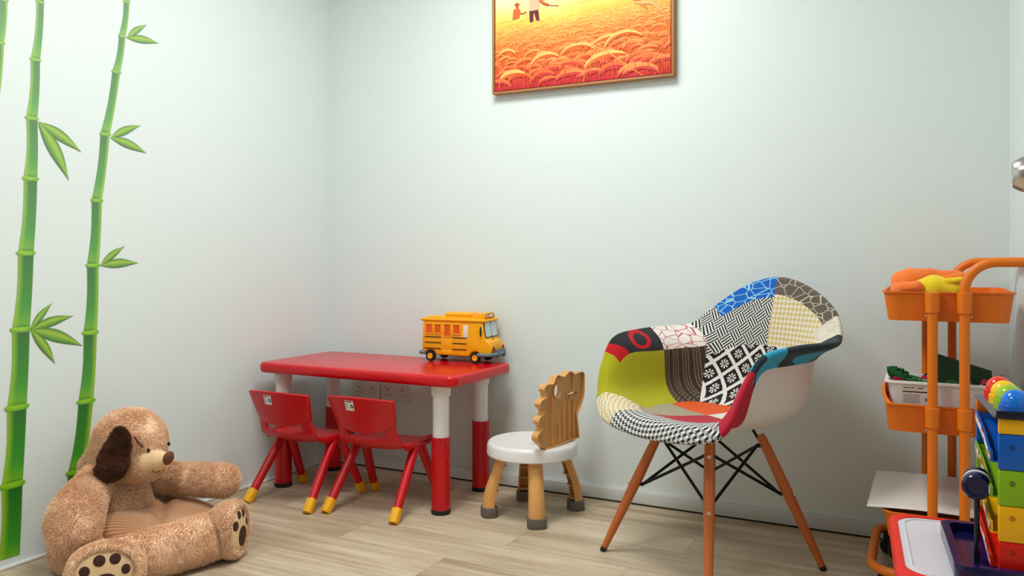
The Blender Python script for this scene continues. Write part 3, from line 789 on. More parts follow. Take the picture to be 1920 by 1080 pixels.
# local: +x is the chair's front, +y the sitter's left
Z0 = .436
RIB = [
 [(.10, 0, Z0), (.165, 0, Z0+.008), (.215, 0, .452), (.260, 0, .444), (.278, 0, .412)],
 [(.10, .05, Z0), (.160, .09, Z0+.006), (.206, .12, .456), (.250, .145, .452), (.268, .155, .422)],
 [(.08, .09, Z0), (.125, .155, .442), (.170, .195, .464), (.214, .226, .466), (.232, .246, .442)],
 [(.06, .11, Z0), (.100, .182, .444), (.145, .226, .476), (.188, .256, .504), (.206, .278, .490)],
 [(.04, .12, Z0), (.070, .192, .446), (.115, .240, .482), (.158, .266, .555), (.178, .291, .566)],
 [(.02, .12, Z0), (.035, .200, .448), (.065, .248, .492), (.096, .268, .610), (.118, .303, .648)],
 [(-.01, .12, Z0), (-.02, .200, .448), (-.02, .250, .495), (-.01, .262, .615), (.0, .312, .669)],
 [(-.04, .12, Z0), (-.08, .190, .450), (-.10, .238, .495), (-.11, .252, .620), (-.12, .316, .674)],
 [(-.06, .10, Z0), (-.12, .160, .450), (-.168, .196, .505), (-.196, .208, .630), (-.202, .288, .684)],
 [(-.07, .07, Z0), (-.14, .110, .450), (-.196, .136, .515), (-.236, .150, .670), (-.262, .222, .752)],
 [(-.08, .03, Z0), (-.15, .055, .450), (-.212, .066, .515), (-.254, .078, .700), (-.282, .118, .812)],
 [(-.08, 0, Z0), (-.15, 0, .450), (-.216, 0, .515), (-.258, 0, .710), (-.290, 0, .838)],
]
full = [[(.01, 0, Z0)]+r for r in RIB]
full += [[(p[0], -p[1], p[2]) for p in full[22-k]] for k in range(12, 22)]
def shp(k, s_):       # k in rib units 0..22 (periodic), s 0..5
    cols = []
    n = 22
    i = int(math.floor(k)); 
    prof = []
    for j in range(6):
        prof.append(catmull([full[q % n][j] for q in (i-1, i, i+1, i+2)], 1+(k-i)))
    return Vector(catmull(prof, s_))
KN, SN = 264, 75      # 12 per rib, 15 per level
grid = [[shp(22*a/KN, 5*s_/SN) for s_ in range(SN+1)] for a in range(KN)]

# patch list: (k0, k1, s0, s1, material key, uv mode, light label)
def inr(k, a, c_):
    k %= 22
    return a <= k < c_ if a < c_ else (k >= a or k < c_)
PATCH = [
 (19.4, 21.2, 2.2, 9, 'hound_cream', 'lip'), (21.2, 2.35, 2.2, 9, 'hound_black', 'lip'),
 (2.35, 4.5, 2.2, 9, 'crimson', 'arm'),
 (4.5, 8.05, 4.35, 9, 'circ_blue', 'armtop'),
 (8.05, 8.75, 4.30, 9, 'leafcream', 'back'),
 (8.75, 11.0, 4.55, 9, 'greylines', 'back'), (11.0, 13.2, 4.50, 9, 'bluelines', 'back'),
 (8.05, 11.0, 3.62, 9, 'hound_cream', 'back'), (11.0, 14.1, 3.62, 9, 'weave', 'back'),
 (4.5, 8.05, 3.3, 4.35, 'hound_cream', 'arm'), (4.5, 8.05, 1.75, 3.3, 'floral', 'arm'),
 (14.1, 15.7, 3.90, 9, 'redlines', 'arm'), (15.7, 17.6, 3.90, 9, 'circ_red', 'arm'),
 (8.05, 14.1, 1.75, 9, 'floral', 'back'), (14.1, 15.7, 1.75, 9, 'brown', 'arm'), (15.7, 19.4, 1.75, 9, 'lime', 'arm'),
 (16.2, 21.2, -1, 2.2, 'beige', 'seat'), (11.2, 16.2, -1, 9, 'orangef', 'seat'), (21.2, 5.2, -1, 2.2, 'crimson', 'seat'), (5.2, 11.2, -1, 9, 'ivory', 'seat'),
]
PM = {}
def fab(name, c, rough=0.85): return M(name, c, rough, sheen=0.15, spec=0.25)
def uvxy(m): return m.xyz(m.coords('UV'))[:2]
def wv(m, x, y, k=900, s=.25):
    h = (x*k).sin()*(y*k).sin(); m.bump(h, s, .0008); return h
def houndstooth(name, c1, c2, cell):
    m = fab(name, c1); x, y = uvxy(m); x = x*(1/cell); y = y*(1/cell)
    # eight threads a repeat, 4 dark then 4 light both ways, 2/2 twill
    i = (x*8.0).floor(); j = (y*8.0).floor()
    tw = ((i+j).mod(4.0) < 2.0); a = (i.mod(8.0) < 4.0); c_ = (j.mod(8.0) < 4.0)
    f = tw*a + (S(m.nt, tw.k)*-1.0+1.0)*c_
    m.color(m.mix(f, c2, c1)); wv(m, x, y, 8*2*PI, .3); return m.m
PM['hound_black'] = houndstooth('houndstooth_black', rgb(22, 24, 34), rgb(226, 228, 226), .0155)
PM['hound_cream'] = houndstooth('houndstooth_cream', rgb(204, 180, 108), rgb(228, 226, 216), .0155)
def solid(name, c, c2, key, k=1500):
    m = fab(name, c); x, y = uvxy(m); n = m.noise(m.mapping(m.coords('UV'), (60, 900, 1)), 1, 4); n2 = m.noise(m.mapping(m.coords('UV'), (900, 60, 1)), 1, 4)
    m.color(m.mix((n+n2)*0.5, c, c2)); wv(m, x, y, k, .35); PM[key] = m.m
solid('fabric_lime', rgb(150, 150, 10), rgb(190, 188, 30), 'lime')
solid('fabric_crimson', rgb(160, 20, 44), rgb(198, 34, 62), 'crimson')
solid('fabric_orange', rgb(206, 66, 4), rgb(240, 96, 14), 'orangef', 1000)
solid('fabric_beige', rgb(150, 140, 118), rgb(176, 166, 144), 'beige')
solid('fabric_ivory', rgb(220, 214, 204), rgb(234, 230, 222), 'ivory')
def lines(name, bg, ln, key, scale, wdt, stretch=(1, 1, 1)):
    m = fab(name, bg); v = m.node('ShaderNodeTexVoronoi', feature='DISTANCE_TO_EDGE')
    m.nt.links.new(m.mapping(m.coords('UV'), stretch, (0, 0, .6)), v.inputs['Vector']); v.inputs['Scale'].default_value = scale
    f = S(m.nt, v.outputs['Distance']) < wdt
    m.color(m.mix(f, bg, ln)); x, y = uvxy(m); wv(m, x, y, 1500, .15); PM[key] = m.m
lines('fabric_red_lines', rgb(232, 226, 218), rgb(186, 92, 108), 'redlines', 26, .032, (1, 1.7, 1))
lines('fabric_blue_lines', rgb(10, 98, 196), rgb(150, 206, 230), 'bluelines', 24, .04, (1, 1.8, 1))
lines('fabric_grey_lines', rgb(98, 88, 78), rgb(196, 186, 174), 'greylines', 24, .035, (1, 1.8, 1))
lines('fabric_leaf_cream', rgb(218, 212, 196), rgb(204, 198, 182), 'leafcream', 30, .05)
# basket weave of diagonal stripes
m = fab('fabric_weave', rgb(220, 220, 218)); x, y = uvxy(m)
cth, sth = math.cos(math.radians(38)), math.sin(math.radians(38))
xr = (x*cth+y*sth)*(1/.036); yr = (y*cth-x*sth)*(1/.036)
ck = (xr.floor()+yr.floor()).mod(2.0) < 0.5
st1 = (xr*4.0+.25).fract() > .5; st2 = (yr*4.0+.25).fract() > .5
f = ck*st1 + (ck*-1.0+1.0)*st2
m.color(m.mix(f, rgb(220, 222, 220), rgb(28, 28, 32))); PM['weave'] = m.m
# black florets in a diagonal lattice
m = fab('fabric_floral', rgb(220, 220, 218)); x, y = uvxy(m)
cth, sth = math.cos(math.radians(40)), math.sin(math.radians(40))
xr = (x*cth+y*sth)*(1/.055); yr = (y*cth-x*sth)*(1/.055)
fx, fy = xr.fract()-.5, yr.fract()-.5
rr = (fx*fx+fy*fy).sqrt(); an = fy.atan2(fx)
wob = m.noise(m.mapping(m.coords('UV'), (1, 1, 1)), 260, 2)
sq_ = (fx.abs().max(fy.abs())) < (wob*.10+.35)
pet = (an*8.0).sin() > -.1
ring = (rr < .27)*(rr > .06)
fl = sq_*((ring*pet)*-1.0+1.0)
m.color(m.mix(fl, rgb(222, 222, 220), rgb(22, 22, 24))); PM['floral'] = m.m
# brown stripes with light dots
m = fab('fabric_brown', rgb(60, 46, 38)); x, y = uvxy(m)
xs_ = x*(1/.0085); ys_ = y*(1/.0060)
dots = ((xs_.fract()-.5).abs() < .22)*(((ys_+xs_.floor()*.5).fract()-.5).abs() < .24)
band = (x*(1/.034)).fract() < .72
m.color(m.mix(dots*band, rgb(58, 44, 38), rgb(150, 138, 96))); wv(m, x, y, 1500, .3); PM['brown'] = m.m
def circles(name, bg, c1, items, key):
    m = fab(name, bg); x, y = uvxy(m); f = None
    for cx, cy, ax, ay, hole in items:
        r = (((x-cx)*(1/ax))*((x-cx)*(1/ax))+((y-cy)*(1/ay))*((y-cy)*(1/ay))).sqrt()
        g = (r < 1.0)*(r > hole); f = g if f is None else f.max(g)
    m.color(m.mix(f, bg, c1)); wv(m, x, y, 1500, .15); PM[key] = m.m
circles('fabric_red_circles', rgb(40, 40, 44), rgb(190, 16, 34), [(.035, .640, .040, .030, .62), (.150, .590, .058, .040, 0)], 'circ_red')
circles('fabric_blue_circles', rgb(30, 48, 56), rgb(44, 160, 198), [(-.09, .296, .075, .020, 0), (.075, .295, .042, .05, 0), (.145, .285, .022, .02, .4)], 'circ_blue')

keys = list(PM.keys())
for (a, c_, s0, s1, key, mode) in PATCH: assert key in keys, key
def pick(k, s_):
    for p in PATCH:
        if inr(k, p[0], p[1]) and p[2] <= s_ < p[3]: return p
    return PATCH[-1]
# upholstery: inner surface, rolled edge, outside face of the rim band
def offs(a, s_i, d):
    p = grid[a][s_i]; pa = grid[(a+1) % KN][s_i]-grid[a-1][s_i]
    ps = grid[a][min(SN, s_i+1)]-grid[a][max(0, s_i-1)]
    n = ps.cross(pa)
    if n.length < 1e-9: n = Vector((0, 0, -1))
    n.normalize()
    return p+n*d
# orientation check: outward normal at seat must point down
TH = .019
tst = offs(0, 30, 1.0)-grid[0][30]
sgn = 1 if tst.z < 0 else -1
vs = []; rows_ = []
# arc length along s for lip uv
arc = [[0]*(SN+1) for _ in range(KN)]
for a in range(KN):
    for s_i in range(1, SN+1): arc[a][s_i] = arc[a][s_i-1]+(grid[a][s_i]-grid[a][s_i-1]).length
prof_seq = [('i', s_i) for s_i in range(0, SN+1)]
NR = 6
def seqpt(a, q):
    if q <= SN: return offs(a, q, -sgn*.000) if q else grid[0][0]
    q2 = q-SN
    if q2 <= NR:     # half-round edge
        th = PI*q2/NR
        base = grid[a][SN]; o_ = offs(a, SN, sgn*1.0)-grid[a][SN]; tdir = (grid[a][SN]-grid[a][SN-2]).normalized()
        return base+o_*(TH/2*(1-math.cos(th)))+tdir*(TH/2*math.sin(th))
    k_ = 22*a/KN; k_ = min(k_, 22-k_); st = 2+3*math.exp(-((k_-3.0)/1.3)**2)
    pos = SN-(q2-NR)*st; lo = int(math.floor(pos)); return offs(a, lo, sgn*TH).lerp(offs(a, lo+1, sgn*TH), pos-lo)
NQ = SN+NR+7
b = MB(); vs = []
for a in range(KN):
    for q in range(1, NQ+1): vs.append(seqpt(a, q))
cidx = len(vs); vs.append(grid[0][0])
fs = []; mats_ = []; uvs = []
def uvof(mode, p, a, q):
    if mode == 'seat': return (p.x, p.y)
    if mode == 'back': return (p.y, p.z)
    if mode == 'arm': return (p.x*1.0, p.z)
    if mode == 'armtop': return (p.x, p.y)
    if mode == 'lip':
        L = arc[a][min(q, SN)]+max(0, q-SN)*.005
        return (p.y*1.02, L)
def addf(idx, qa, k, s_):
    P_ = pick(k, s_); fs.append(idx); mats_.append(keys.index(P_[4]))
    uvs.append([uvof(P_[5], vs[i], aa, q) for i, (aa, q) in zip(idx, qa)])
for a in range(KN):
    a2 = (a+1) % KN; k = 22*(a+.5)/KN
    addf((cidx, a*NQ, a2*NQ), ((a, 0), (a, 1), (a2, 1)), k, .05)
    for q in range(1, NQ):
        s_ = 5*(q+.5)/SN if q < SN else 4.99
        addf((a*NQ+q-1, a*NQ+q, a2*NQ+q, a2*NQ+q-1), ((a, q), (a, q+1), (a2, q+1), (a2, q)), k, s_)
me = bpy.data.meshes.new('upholstery'); me.from_pydata([tuple(v) for v in vs], [], fs)
for k_ in keys: me.materials.append(PM[k_])
me.polygons.foreach_set('material_index', mats_)
ul = me.uv_layers.new(name='UVMap'); flat = [c_ for u_ in uvs for t_ in u_ for c_ in t_]; ul.data.foreach_set('uv', flat)
me.update(); me.shade_smooth()
up = bpy.data.objects.new('upholstery', me); COL.objects.link(up); up.parent = ch; up['label'] = 'patchwork fabric upholstery in many colours'
# outer shell
vs = []; fs = []; SL = [int(round(i*SN/24)) for i in range(0, 24)]
for a in range(0, KN, 2):
    for s_i in SL[1:]: vs.append(offs(a, s_i, sgn*.0155))
c1 = len(vs); vs.append(grid[0][0]+Vector((0, 0, -.0155))); nS = len(SL)-1; nA = KN//2
for a in range(nA):
    a2 = (a+1) % nA; fs.append((c1, a*nS, a2*nS))
    for q in range(nS-1): fs.append((a*nS+q, a*nS+q+1, a2*nS+q+1, a2*nS+q))
b = MB(); b.add(vs, fs); o = b.build('shell', MAT['shell'], ch, angle=80)
so = o.modifiers.new('s', 'SOLIDIFY'); so.thickness = .006; so.offset = -1 if sgn > 0 else 1
o['label'] = 'white moulded plastic outer shell'
# legs in world coordinates -> local
inv = (T(*C0) @ RZ(ANG)).inverted()
feet = [Vector((1.4955, -.511, 0)), Vector((1.88, -.754, 0)), Vector((2.123, -.370, 0)), Vector((1.739, -.126, 0))]
def legpt(i, z):
    f_ = feet[i]; o_ = f_-C0; o_.z = 0
    t_ = z/.384
    return inv @ (C0+o_*(1-.55*t_)+Vector((0, 0, z)))
for i in range(4):
    b = MB(); b.tube([legpt(i, z) for z in (.012, .06, .14, .21, .25, .32, .375, .384)], [.0098, .0115, .0140, .0158, .0160, .0146, .0130, .0110], 24)
    lg = b.build('leg', MAT['beech'], ch)
    b = MB(); b.tube([legpt(i, 0.001), legpt(i, .014)], [.0095, .0102], 20); b.build('foot_cap', MAT['black'], lg)
    o_ = (inv.to_3x3() @ (feet[i]-C0)).normalized()
    for zz, rr_ in ((.352, .0055), (.215, .006)):
        p = legpt(i, zz); b = MB(); b.lathe([(rr_, -.001), (rr_, .0032), (rr_*.6, .0042), (rr_*.3, .0030)], 16, M_=T(*(p+o_*.0160)) @ align(o_)); b.build('bolt', MAT['steel'], lg)
        b = MB(); b.tube([p-o_*.014, p-o_*.026], .006, 10); b.build('bolt_nut', MAT['wire'], lg)
for i in range(4):
    j = (i+1) % 4
    oi = (inv.to_3x3() @ (feet[i]-C0)).normalized()*.024; oj = (inv.to_3x3() @ (feet[j]-C0)).normalized()*.024
    for za, zb in ((.215, .352), (.352, .215)):
        b = MB(); b.tube([legpt(i, za)-oi, legpt(j, zb)-oj], .0046, 10); b.build('cross_wire', MAT['wire'], ch)
    p = legpt(i, .352)-oi; tp = Vector((p.x*.62, p.y*.62, .418))
    b = MB(); b.tube([legpt(i, .332)-oi*.1, legpt(i, .384)-oi*.55, Vector((p.x*.86, p.y*.86, .412)), tp], .0045, 10); b.lathe([(.010, 0), (.010, .006)], 16, M_=T(tp.x, tp.y, .412)); b.build('bracket', MAT['wire'], ch)

# ------------------------------------------------------------------ orange trolley
tr = thing('utility_trolley', (2.43, -.37, 0), 'orange three-tier utility trolley with tubular handle in the right corner', 'trolley')
ox, oy = -2.43, .37
def tray(z0_, z1_, raise_=0.0, name='tray'):
    b = MB(); n = 8
    TX_0, TX_1, TY_0, TY_1 = 2.288, 2.578, -.583, -.150
    top = rrect(TX_0, TY_0, TX_1, TY_1, .030, n); bot = rrect(TX_0+.010, TY_0+.010, TX_1-.010, TY_1-.010, .030, n)
    top_i = rrect(TX_0+.0025, TY_0+.0025, TX_1-.0025, TY_1-.0025, .028, n); bot_i = rrect(TX_0+.0125, TY_0+.0125, TX_1-.0125, TY_1-.0125, .028, n)
    lip = rrect(TX_0-.0045, TY_0-.0045, TX_1+.0045, TY_1+.0045, .034, n)
    N = len(top)
    def zr(p):
        if not raise_: return z1_
        # the short ends dip between raised sides
        y = p[1]; f_ = max(0, min(1, (y-(TY_0+.004))/.03))*max(0, min(1, ((TY_1-.004)-y)/.03))
        return z1_+raise_*f_
    vs = []
    vs += [(p[0]+ox, p[1]+oy, z0_) for p in bot]
    vs += [(p[0]+ox, p[1]+oy, zr(p)) for p in top]
    vs += [(p[0]+ox, p[1]+oy, zr(p)) for p in lip]
    vs += [(p[0]+ox, p[1]+oy, zr(p)+.0035) for p in lip]
    vs += [(p[0]+ox, p[1]+oy, zr(p)+.0035) for p in top_i]
    vs += [(p[0]+ox, p[1]+oy, z0_+.003) for p in bot_i]
    fs = []
    for r_ in range(5):
        for k in range(N): fs.append((r_*N+k, r_*N+(k+1) % N, (r_+1)*N+(k+1) % N, (r_+1)*N+k))
    fs.append(tuple(range(N))[::-1]); fs.append(tuple(5*N+k for k in range(N)))
    b.add(vs, fs); return b.build(name, MAT['orange2'], tr, angle=40)
tiers = ((.745, .816, 0), (.462, .530, .046), (.185, .252, 0))
trays = [tray(*q) for q in tiers]
PX = (2.400, 2.470); BX = (2.386, 2.455)
PYF, PYB = -.600, -.132
r_t = .0118
def arc_handle(px, py):
    # goes straight up, then bends over to the right and runs level
    pts = [(px+ox, py+oy, .086), (px+ox, py+oy, .40), (px+ox, py+oy, .815)]
    R_ = .070; zc = .824
    for k in range(0, 9):
        a = PI-PI/2*k/8; pts.append((px+R_+R_*math.cos(a)+ox, py+oy, zc+R_*math.sin(a)))
    return pts
pf = arc_handle(PX[1], PYF); pb = arc_handle(BX[1], PYB)
XE = 2.630+ox; rc = .045; zt = .894
cornF = [(XE-rc, PYF+oy, zt)]+[(XE-rc+rc*math.sin(a), PYF+oy+rc-rc*math.cos(a), zt) for a in [PI/2*k/6 for k in range(1, 7)]]
cornB = [(XE-.024-rc+rc*math.sin(a), PYB+oy-rc+rc*math.cos(a), zt) for a in [PI/2*k/6 for k in range(6, 0, -1)]]+[(XE-.024-rc, PYB+oy, zt)]
b = MB(); b.tube(pf+cornF+cornB+pb[::-1], r_t, 18); b.build('handle_frame', MAT['orange'], tr)
for px, py in ((PX[0], PYF), (BX[0], PYB)):
    b = MB(); b.tube([(px+ox, py+oy, .086), (px+ox, py+oy, .812)], r_t, 18); b.build('post', MAT['orange'], tr)
for (z0_, z1_, rz_), ty in zip(tiers, trays):
    for px, py in ((PX[0], PYF), (PX[1], PYF), (BX[0], PYB), (BX[1], PYB)):
        b = MB(); b.lathe([(.0125, z1_-.048), (.0158, z1_-.047), (.0172, z1_-.002), (.0172, z1_+.002), (.0125, z1_+.003)], 24, M_=T(px+ox, py+oy, 0))
        s_ = 1 if py > -.3 else -1
        b.box((px+ox-.0165, min(py+oy, py+oy-s_*.016), z1_-.046), (px+ox+.0165, max(py+oy, py+oy-s_*.016), z1_+.001))
        b.build('clamp', MAT['orange'], ty)
        b = MB(); b.ball((px+ox+(.0135 if px in (PX[1], BX[1]) else -.0135), py+oy, z1_-.056), .003, 6); b.build('screw', MAT['steel'], ty)
# bottom loop
LX0, LX1, LY0, LY1, LZ = 2.252, 2.600, -.515, -.100, .074
b = MB(); lp = rrect(LX0, LY0, LX1, LY1, .075, 8); lp = [(x+ox, y+oy, LZ) for x, y in lp]
b.tube(lp+[lp[0]], .0125, 16, cap=False); b.build('base_loop', MAT['orange'], tr)
for px, py, ly in ((PX[0], PYF, LY0), (PX[1], PYF, LY0), (BX[0], PYB, LY1), (BX[1], PYB, LY1)):
    b = MB(); b.tube([(px+ox, py+oy, .095), (px+ox, py+oy, .080), (px+ox, ly+oy, LZ)], r_t*.95, 14); b.build('base_connector', MAT['orange'], tr)
for cx, cy in ((2.283, -.475), (2.283, -.135), (2.57, -.475), (2.57, -.135)):
    b = MB(); b.lathe([(.012, -.009), (.0215, -.009), (.0235, -.006), (.0235, .006), (.0215, .009), (.012, .009)], 24, M_=T(cx+ox, cy+oy, .0240) @ RX(PI/2)); o = b.build('caster', MAT['black'], tr)
    b = MB(); b.box((cx+ox-.013, cy+oy-.014, .046), (cx+ox+.013, cy+oy+.014, .064), bev=.003); b.box((cx+ox-.006, cy+oy-.0135, .02), (cx+ox+.006, cy+oy-.0105, .05)); b.box((cx+ox-.006, cy+oy+.0105, .02), (cx+ox+.006, cy+oy+.0135, .05)); b.build('caster_fork', MAT['black'], o)

# dark storage pouch on the floor behind the loop
o = MB(); o.ball((0, 0, .055), (.050, .060, .052), 14)
for q in range(len(o.v)):
    v = Vector(o.v[q]); o.v[q] = tuple(v*(1+.10*noise.noise(v*22)))
o = o.build('pouch', MAT['black'], None); o.location = (2.335, -.235, .0); tag(o, 'crumpled black pouch on the floor inside the trolley base loop', 'pouch')

# white sheets lying on the bottom tray
def sheet(loc, w_, d_, rz, lift, label, name='paper_sheet'):
    b = MB(); nx, ny = 24, 16; vs = []
    for j in range(ny+1):
        for i in range(nx+1):
            x = w_*i/nx; y = d_*j/ny; vs.append((x, y, lift*math.sin(PI*min(1, x/w_))*(0.5+0.5*math.cos(PI*(y/d_-0.5)))))
    fs = [(j*(nx+1)+i, j*(nx+1)+i+1, (j+1)*(nx+1)+i+1, (j+1)*(nx+1)+i) for j in range(ny) for i in range(nx)]
    b.add(vs, fs); o = b.build(name, MAT['paper']); o.location = loc; o.rotation_euler = (0, 0, rz)
    so = o.modifiers.new('s', 'SOLIDIFY'); so.thickness = .0012; so.offset = 1
    return tag(o, label, 'paper', 'white sheets on the bottom tray')
sheet((2.248, -.572, .2585), .31, .40, math.radians(-.5), .012, 'large white sheet of card lying across the bottom tray of the trolley')
sheet((2.262, -.535, .2562), .22, .30, math.radians(2), .0, 'white paper peeking out under the large card on the bottom tray')

# white bin in the middle tray
bn = thing('storage_bin', (2.43, -.47, .4655), 'white plastic storage bin with printed label in the middle trolley tray', 'storage bin')
b = MB(); n = 6
top = rrect(-.134, -.085, .130, .075, .018, n); bot = rrect(-.118, -.072, .116, .062, .014, n)
ti = rrect(-.1315, -.0825, .1275, .0725, .016, n); bi = rrect(-.116, -.070, .114, .060, .012, n); lp = rrect(-.141, -.092, .136, .081, .022, n)
N = len(top); H_ = .123; vs = [(x, y, 0) for x, y in bot]+[(x, y, H_-.004) for x, y in top]+[(x, y, H_-.006) for x, y in lp]+[(x, y, H_) for x, y in lp]+[(x, y, H_) for x, y in ti]+[(x, y, .002) for x, y in bi]
fs = [(r_*N+k, r_*N+(k+1) % N, (r_+1)*N+(k+1) % N, (r_+1)*N+k) for r_ in range(5) for k in range(N)]+[tuple(range(N))[::-1], tuple(5*N+k for k in range(N))]
b.add(vs, fs); b.build('bin_body', MAT['white_pl'], bn)
def binface(x, z, e=.0008):      # point on the sloping front of the bin
    t_ = z/H_; return (x, -.072-.013*t_-e, z)
def bq(b, x0, x1, z0_, z1_, e, mt): b.add([binface(x0, z0_, e), binface(x1, z0_, e), binface(x1, z1_, e), binface(x0, z1_, e)], [(0, 1, 2, 3)], mat=mt)
b = MB(); bq(b, -.098, -.024, .062, .112, .0006, 0)
bq(b, -.098, -.024, .0945, .0975, .0010, 1)
for x0, x1, z_ in ((-.096, -.082, .105), (-.080, -.070, .1055), (-.064, -.050, .105)): bq(b, x0, x1, z_, z_+.0022, .0010, 1)
for k in range(7):
    xx = -.096; z_ = .088-.0035*k
    while xx < -.060:
        L_ = r2.uniform(.002, .007); bq(b, xx, min(-.058, xx+L_), z_, z_+.0012, .0010, 2); xx += L_+r2.uniform(.0008, .002)
xx = -.046
while xx < -.028:
    L_ = r2.uniform(.0006, .0016); bq(b, xx, xx+L_, .072, .082, .0010, 1); xx += L_+.0010
bq(b, -.036, -.026, .062, .070, .0010, 3)
b.build('printed_label', [MAT['paper'], MAT['black'], MAT['toygrey'], MAT['lampred']], bn, smooth=False)
b = MB(); cx, cz = .100, .086
b.add([binface(cx+rr_*math.cos(2*PI*k/32), cz+rr_*math.sin(2*PI*k/32), .0008) for rr_ in (.017, .0150) for k in range(32)], [(k, (k+1) % 32, 32+(k+1) % 32, 32+k) for k in range(32)], mat=0)
for x0, x1, z0_, z1_ in ((-.009, -.007, .000, .008), (-.007, -.004, .006, .008), (-.001, .005, .006, .008), (.003, .005, .002, .006), (-.001, .005, .000, .002), (-.005, -.003, -.007, -.005), (.000, .002, -.007, -.005)): bq(b, cx+x0, cx+x1, cz+z0_, cz+z1_, .0008, 0)
b.build('round_logo', [MAT['lampred']], bn, smooth=False)['label'] = 'red ring mark on the bin front'

# things in the bin
def leaf_toy():
    b = MB(); n = 9
    pts = [Vector((-.000+.052*t_, 0, .0+.0*t_)) for t_ in [i/n for i in range(n+1)]]
    poly_ = []
    for i in range(n):
        x = .062*i/n; w_ = .006+.016*math.sin(PI*(i+.8)/n*.9)
        poly_ += [(x, w_*.35), (x+.002, w_), (x+.010-.002, w_*.45)]
    up_ = poly_+[(.068, 0)]
    lo_ = [(x, -y) for x, y in reversed(poly_)]
    b.prism(up_+lo_, -.0012, .0012, M_=Matrix.Identity(4)); b.box((0, -.0012, -.002), (.066, .0012, .002))
    return b
o = leaf_toy().build('palm_leaf_toy', MAT['green_leaf'], None, angle=20)
ax_ = Vector((-.052, -.010, .040)).normalized(); nz_ = Vector((.1, -1, -.15)); nz_ = (nz_-ax_*nz_.dot(ax_)).normalized(); ay_ = nz_.cross(ax_)
o.matrix_world = T(2.352, -.525, .576) @ Matrix((ax_, ay_, nz_)).transposed().to_4x4() @ Matrix.Scale(1.08, 4)
tag(o, 'green toy palm leaf sticking up at the left end of the white bin', 'toy leaf')
def lump(name, loc, r, mat, label, cat, sc=(1, 1, .8), seed=0):
    b = MB(); b.ball((0, 0, 0), (r*sc[0], r*sc[1], r*sc[2]), 10)
    for q in range(len(b.v)):
        v = Vector(b.v[q]); b.v[q] = tuple(v*(1+.35*noise.noise(v*60+Vector((seed, 0, 0)))))
    o = b.build(name, mat); o.location = loc; return tag(o, label, cat, 'small toys in the white bin')
# loose bits: bricks with studs, a wheel, leaf tufts
def brick(loc, rz, mat, label, sx=.032, sy=.016, tilt=0.3):
    b = MB(); b.box((-sx/2, -sy/2, 0), (sx/2, sy/2, .010), bev=.0006)
    for i in range(int(sx/.008)):
        for j in range(int(sy/.008)): b.lathe([(.0025, .0095), (.0025, .0118)], 12, M_=T(-sx/2+.004+i*.008, -sy/2+.004+j*.008, 0))
    o = b.build('toy_brick', mat); o.location = loc; o.rotation_euler = (tilt, .2, rz); return tag(o, label, 'toy brick', 'small toys in the white bin')
fill = MB()
for k in range(70):
    x = r2.uniform(-.105, .10); y = r2.uniform(-.055, .000); s_ = r2.uniform(.008, .014)
    fill.cur = r2.choice((0, 0, 0, 1, 2, 3)); fill.box((-s_, -s_*.6, -s_*.4), (s_, s_*.6, s_*.4), M_=T(x, y, .105+r2.uniform(-.01, .012)) @ Matrix.Rotation(r2.uniform(0, 3), 4, (r2.random(), r2.random(), r2.random()+.1)), bev=.0008, seg=1)
fb = MB(); 
o = fill.build('toy_pieces', [MAT['green_leaf'], MAT['pink'], MAT['black'], MAT['paper']]); o.location = (2.43, -.47, .4655)
tag(o, 'heap of mixed small plastic toy pieces filling the white bin', 'toy pieces'); o['kind'] = 'stuff'
brick((2.322, -.525, .583), .4, MAT['pink'], 'small pink toy brick at the left end inside the white bin')
brick((2.383, -.515, .587), -.5, MAT['pink'], 'small pink toy brick in the middle of the white bin, beside the leaf tuft', .016)
brick((2.358, -.500, .583), -.2, MAT['green_leaf'], 'small green toy brick just right of the palm leaf in the bin', .024)
# leaf tuft
b = MB()
for k in range(9):
    a = 2*PI*k/9; d = Vector((math.cos(a), math.sin(a)*.7, .55)); pts = [Vector((0, 0, 0)), d*.012+Vector((0, 0, .004)), d*.022, d*.032-Vector((0, 0, .004))]
    b.tube(pts, [.002, .006, .005, .0008], 6)
o = b.build('leaf_tuft_toy', MAT['green_leaf']); o.location = (2.368, -.525, .577); tag(o, 'green toy leaf tuft in the white bin left of the front post', 'toy leaf')
b = MB(); ring_ = [(.015*math.cos(2*PI*k/24), 0, .015*math.sin(2*PI*k/24)) for k in range(25)]
b.tube(ring_, .003, 8, cap=False); 
for k in range(5): b.tube([(0, 0, 0), (.014*math.cos(2*PI*k/5), 0, .014*math.sin(2*PI*k/5))], .0016, 6)
o = b.build('spoked_toy_piece', MAT['black']); o.location = (2.392, -.500, .590); o.rotation_euler = (.3, 0, .3); tag(o, 'small black spoked toy piece in the white bin', 'toy')
# green board standing in the bin
b = MB(); b.prism([(0, 0), (.235, 0), (.235, .136), (0, .180)], -.0015, .0015, M_=Matrix(((1, 0, 0, 0), (0, 0, 1, 0), (0, 1, 0, 0), (0, 0, 0, 1))))
for i in range(22):
    for j in range(1, 12):
        x = .008+i*.010; z = .06+j*.010
        if z < .17-.19*x and x < .225: b.lathe([(.0025, 0), (.0025, .0016)], 8, M_=T(x, -.0015, z) @ RX(PI/2))
o = b.build('green_base_board', MAT['green_dark'], None, smooth=False); o.location = (2.392, -.440, .476); o.rotation_euler = (math.radians(-6), 0, math.radians(-2)); 
o.scale = (.62, 1, 1)
tag(o, 'dark green studded building board standing on its edge in the white bin', 'toy board')

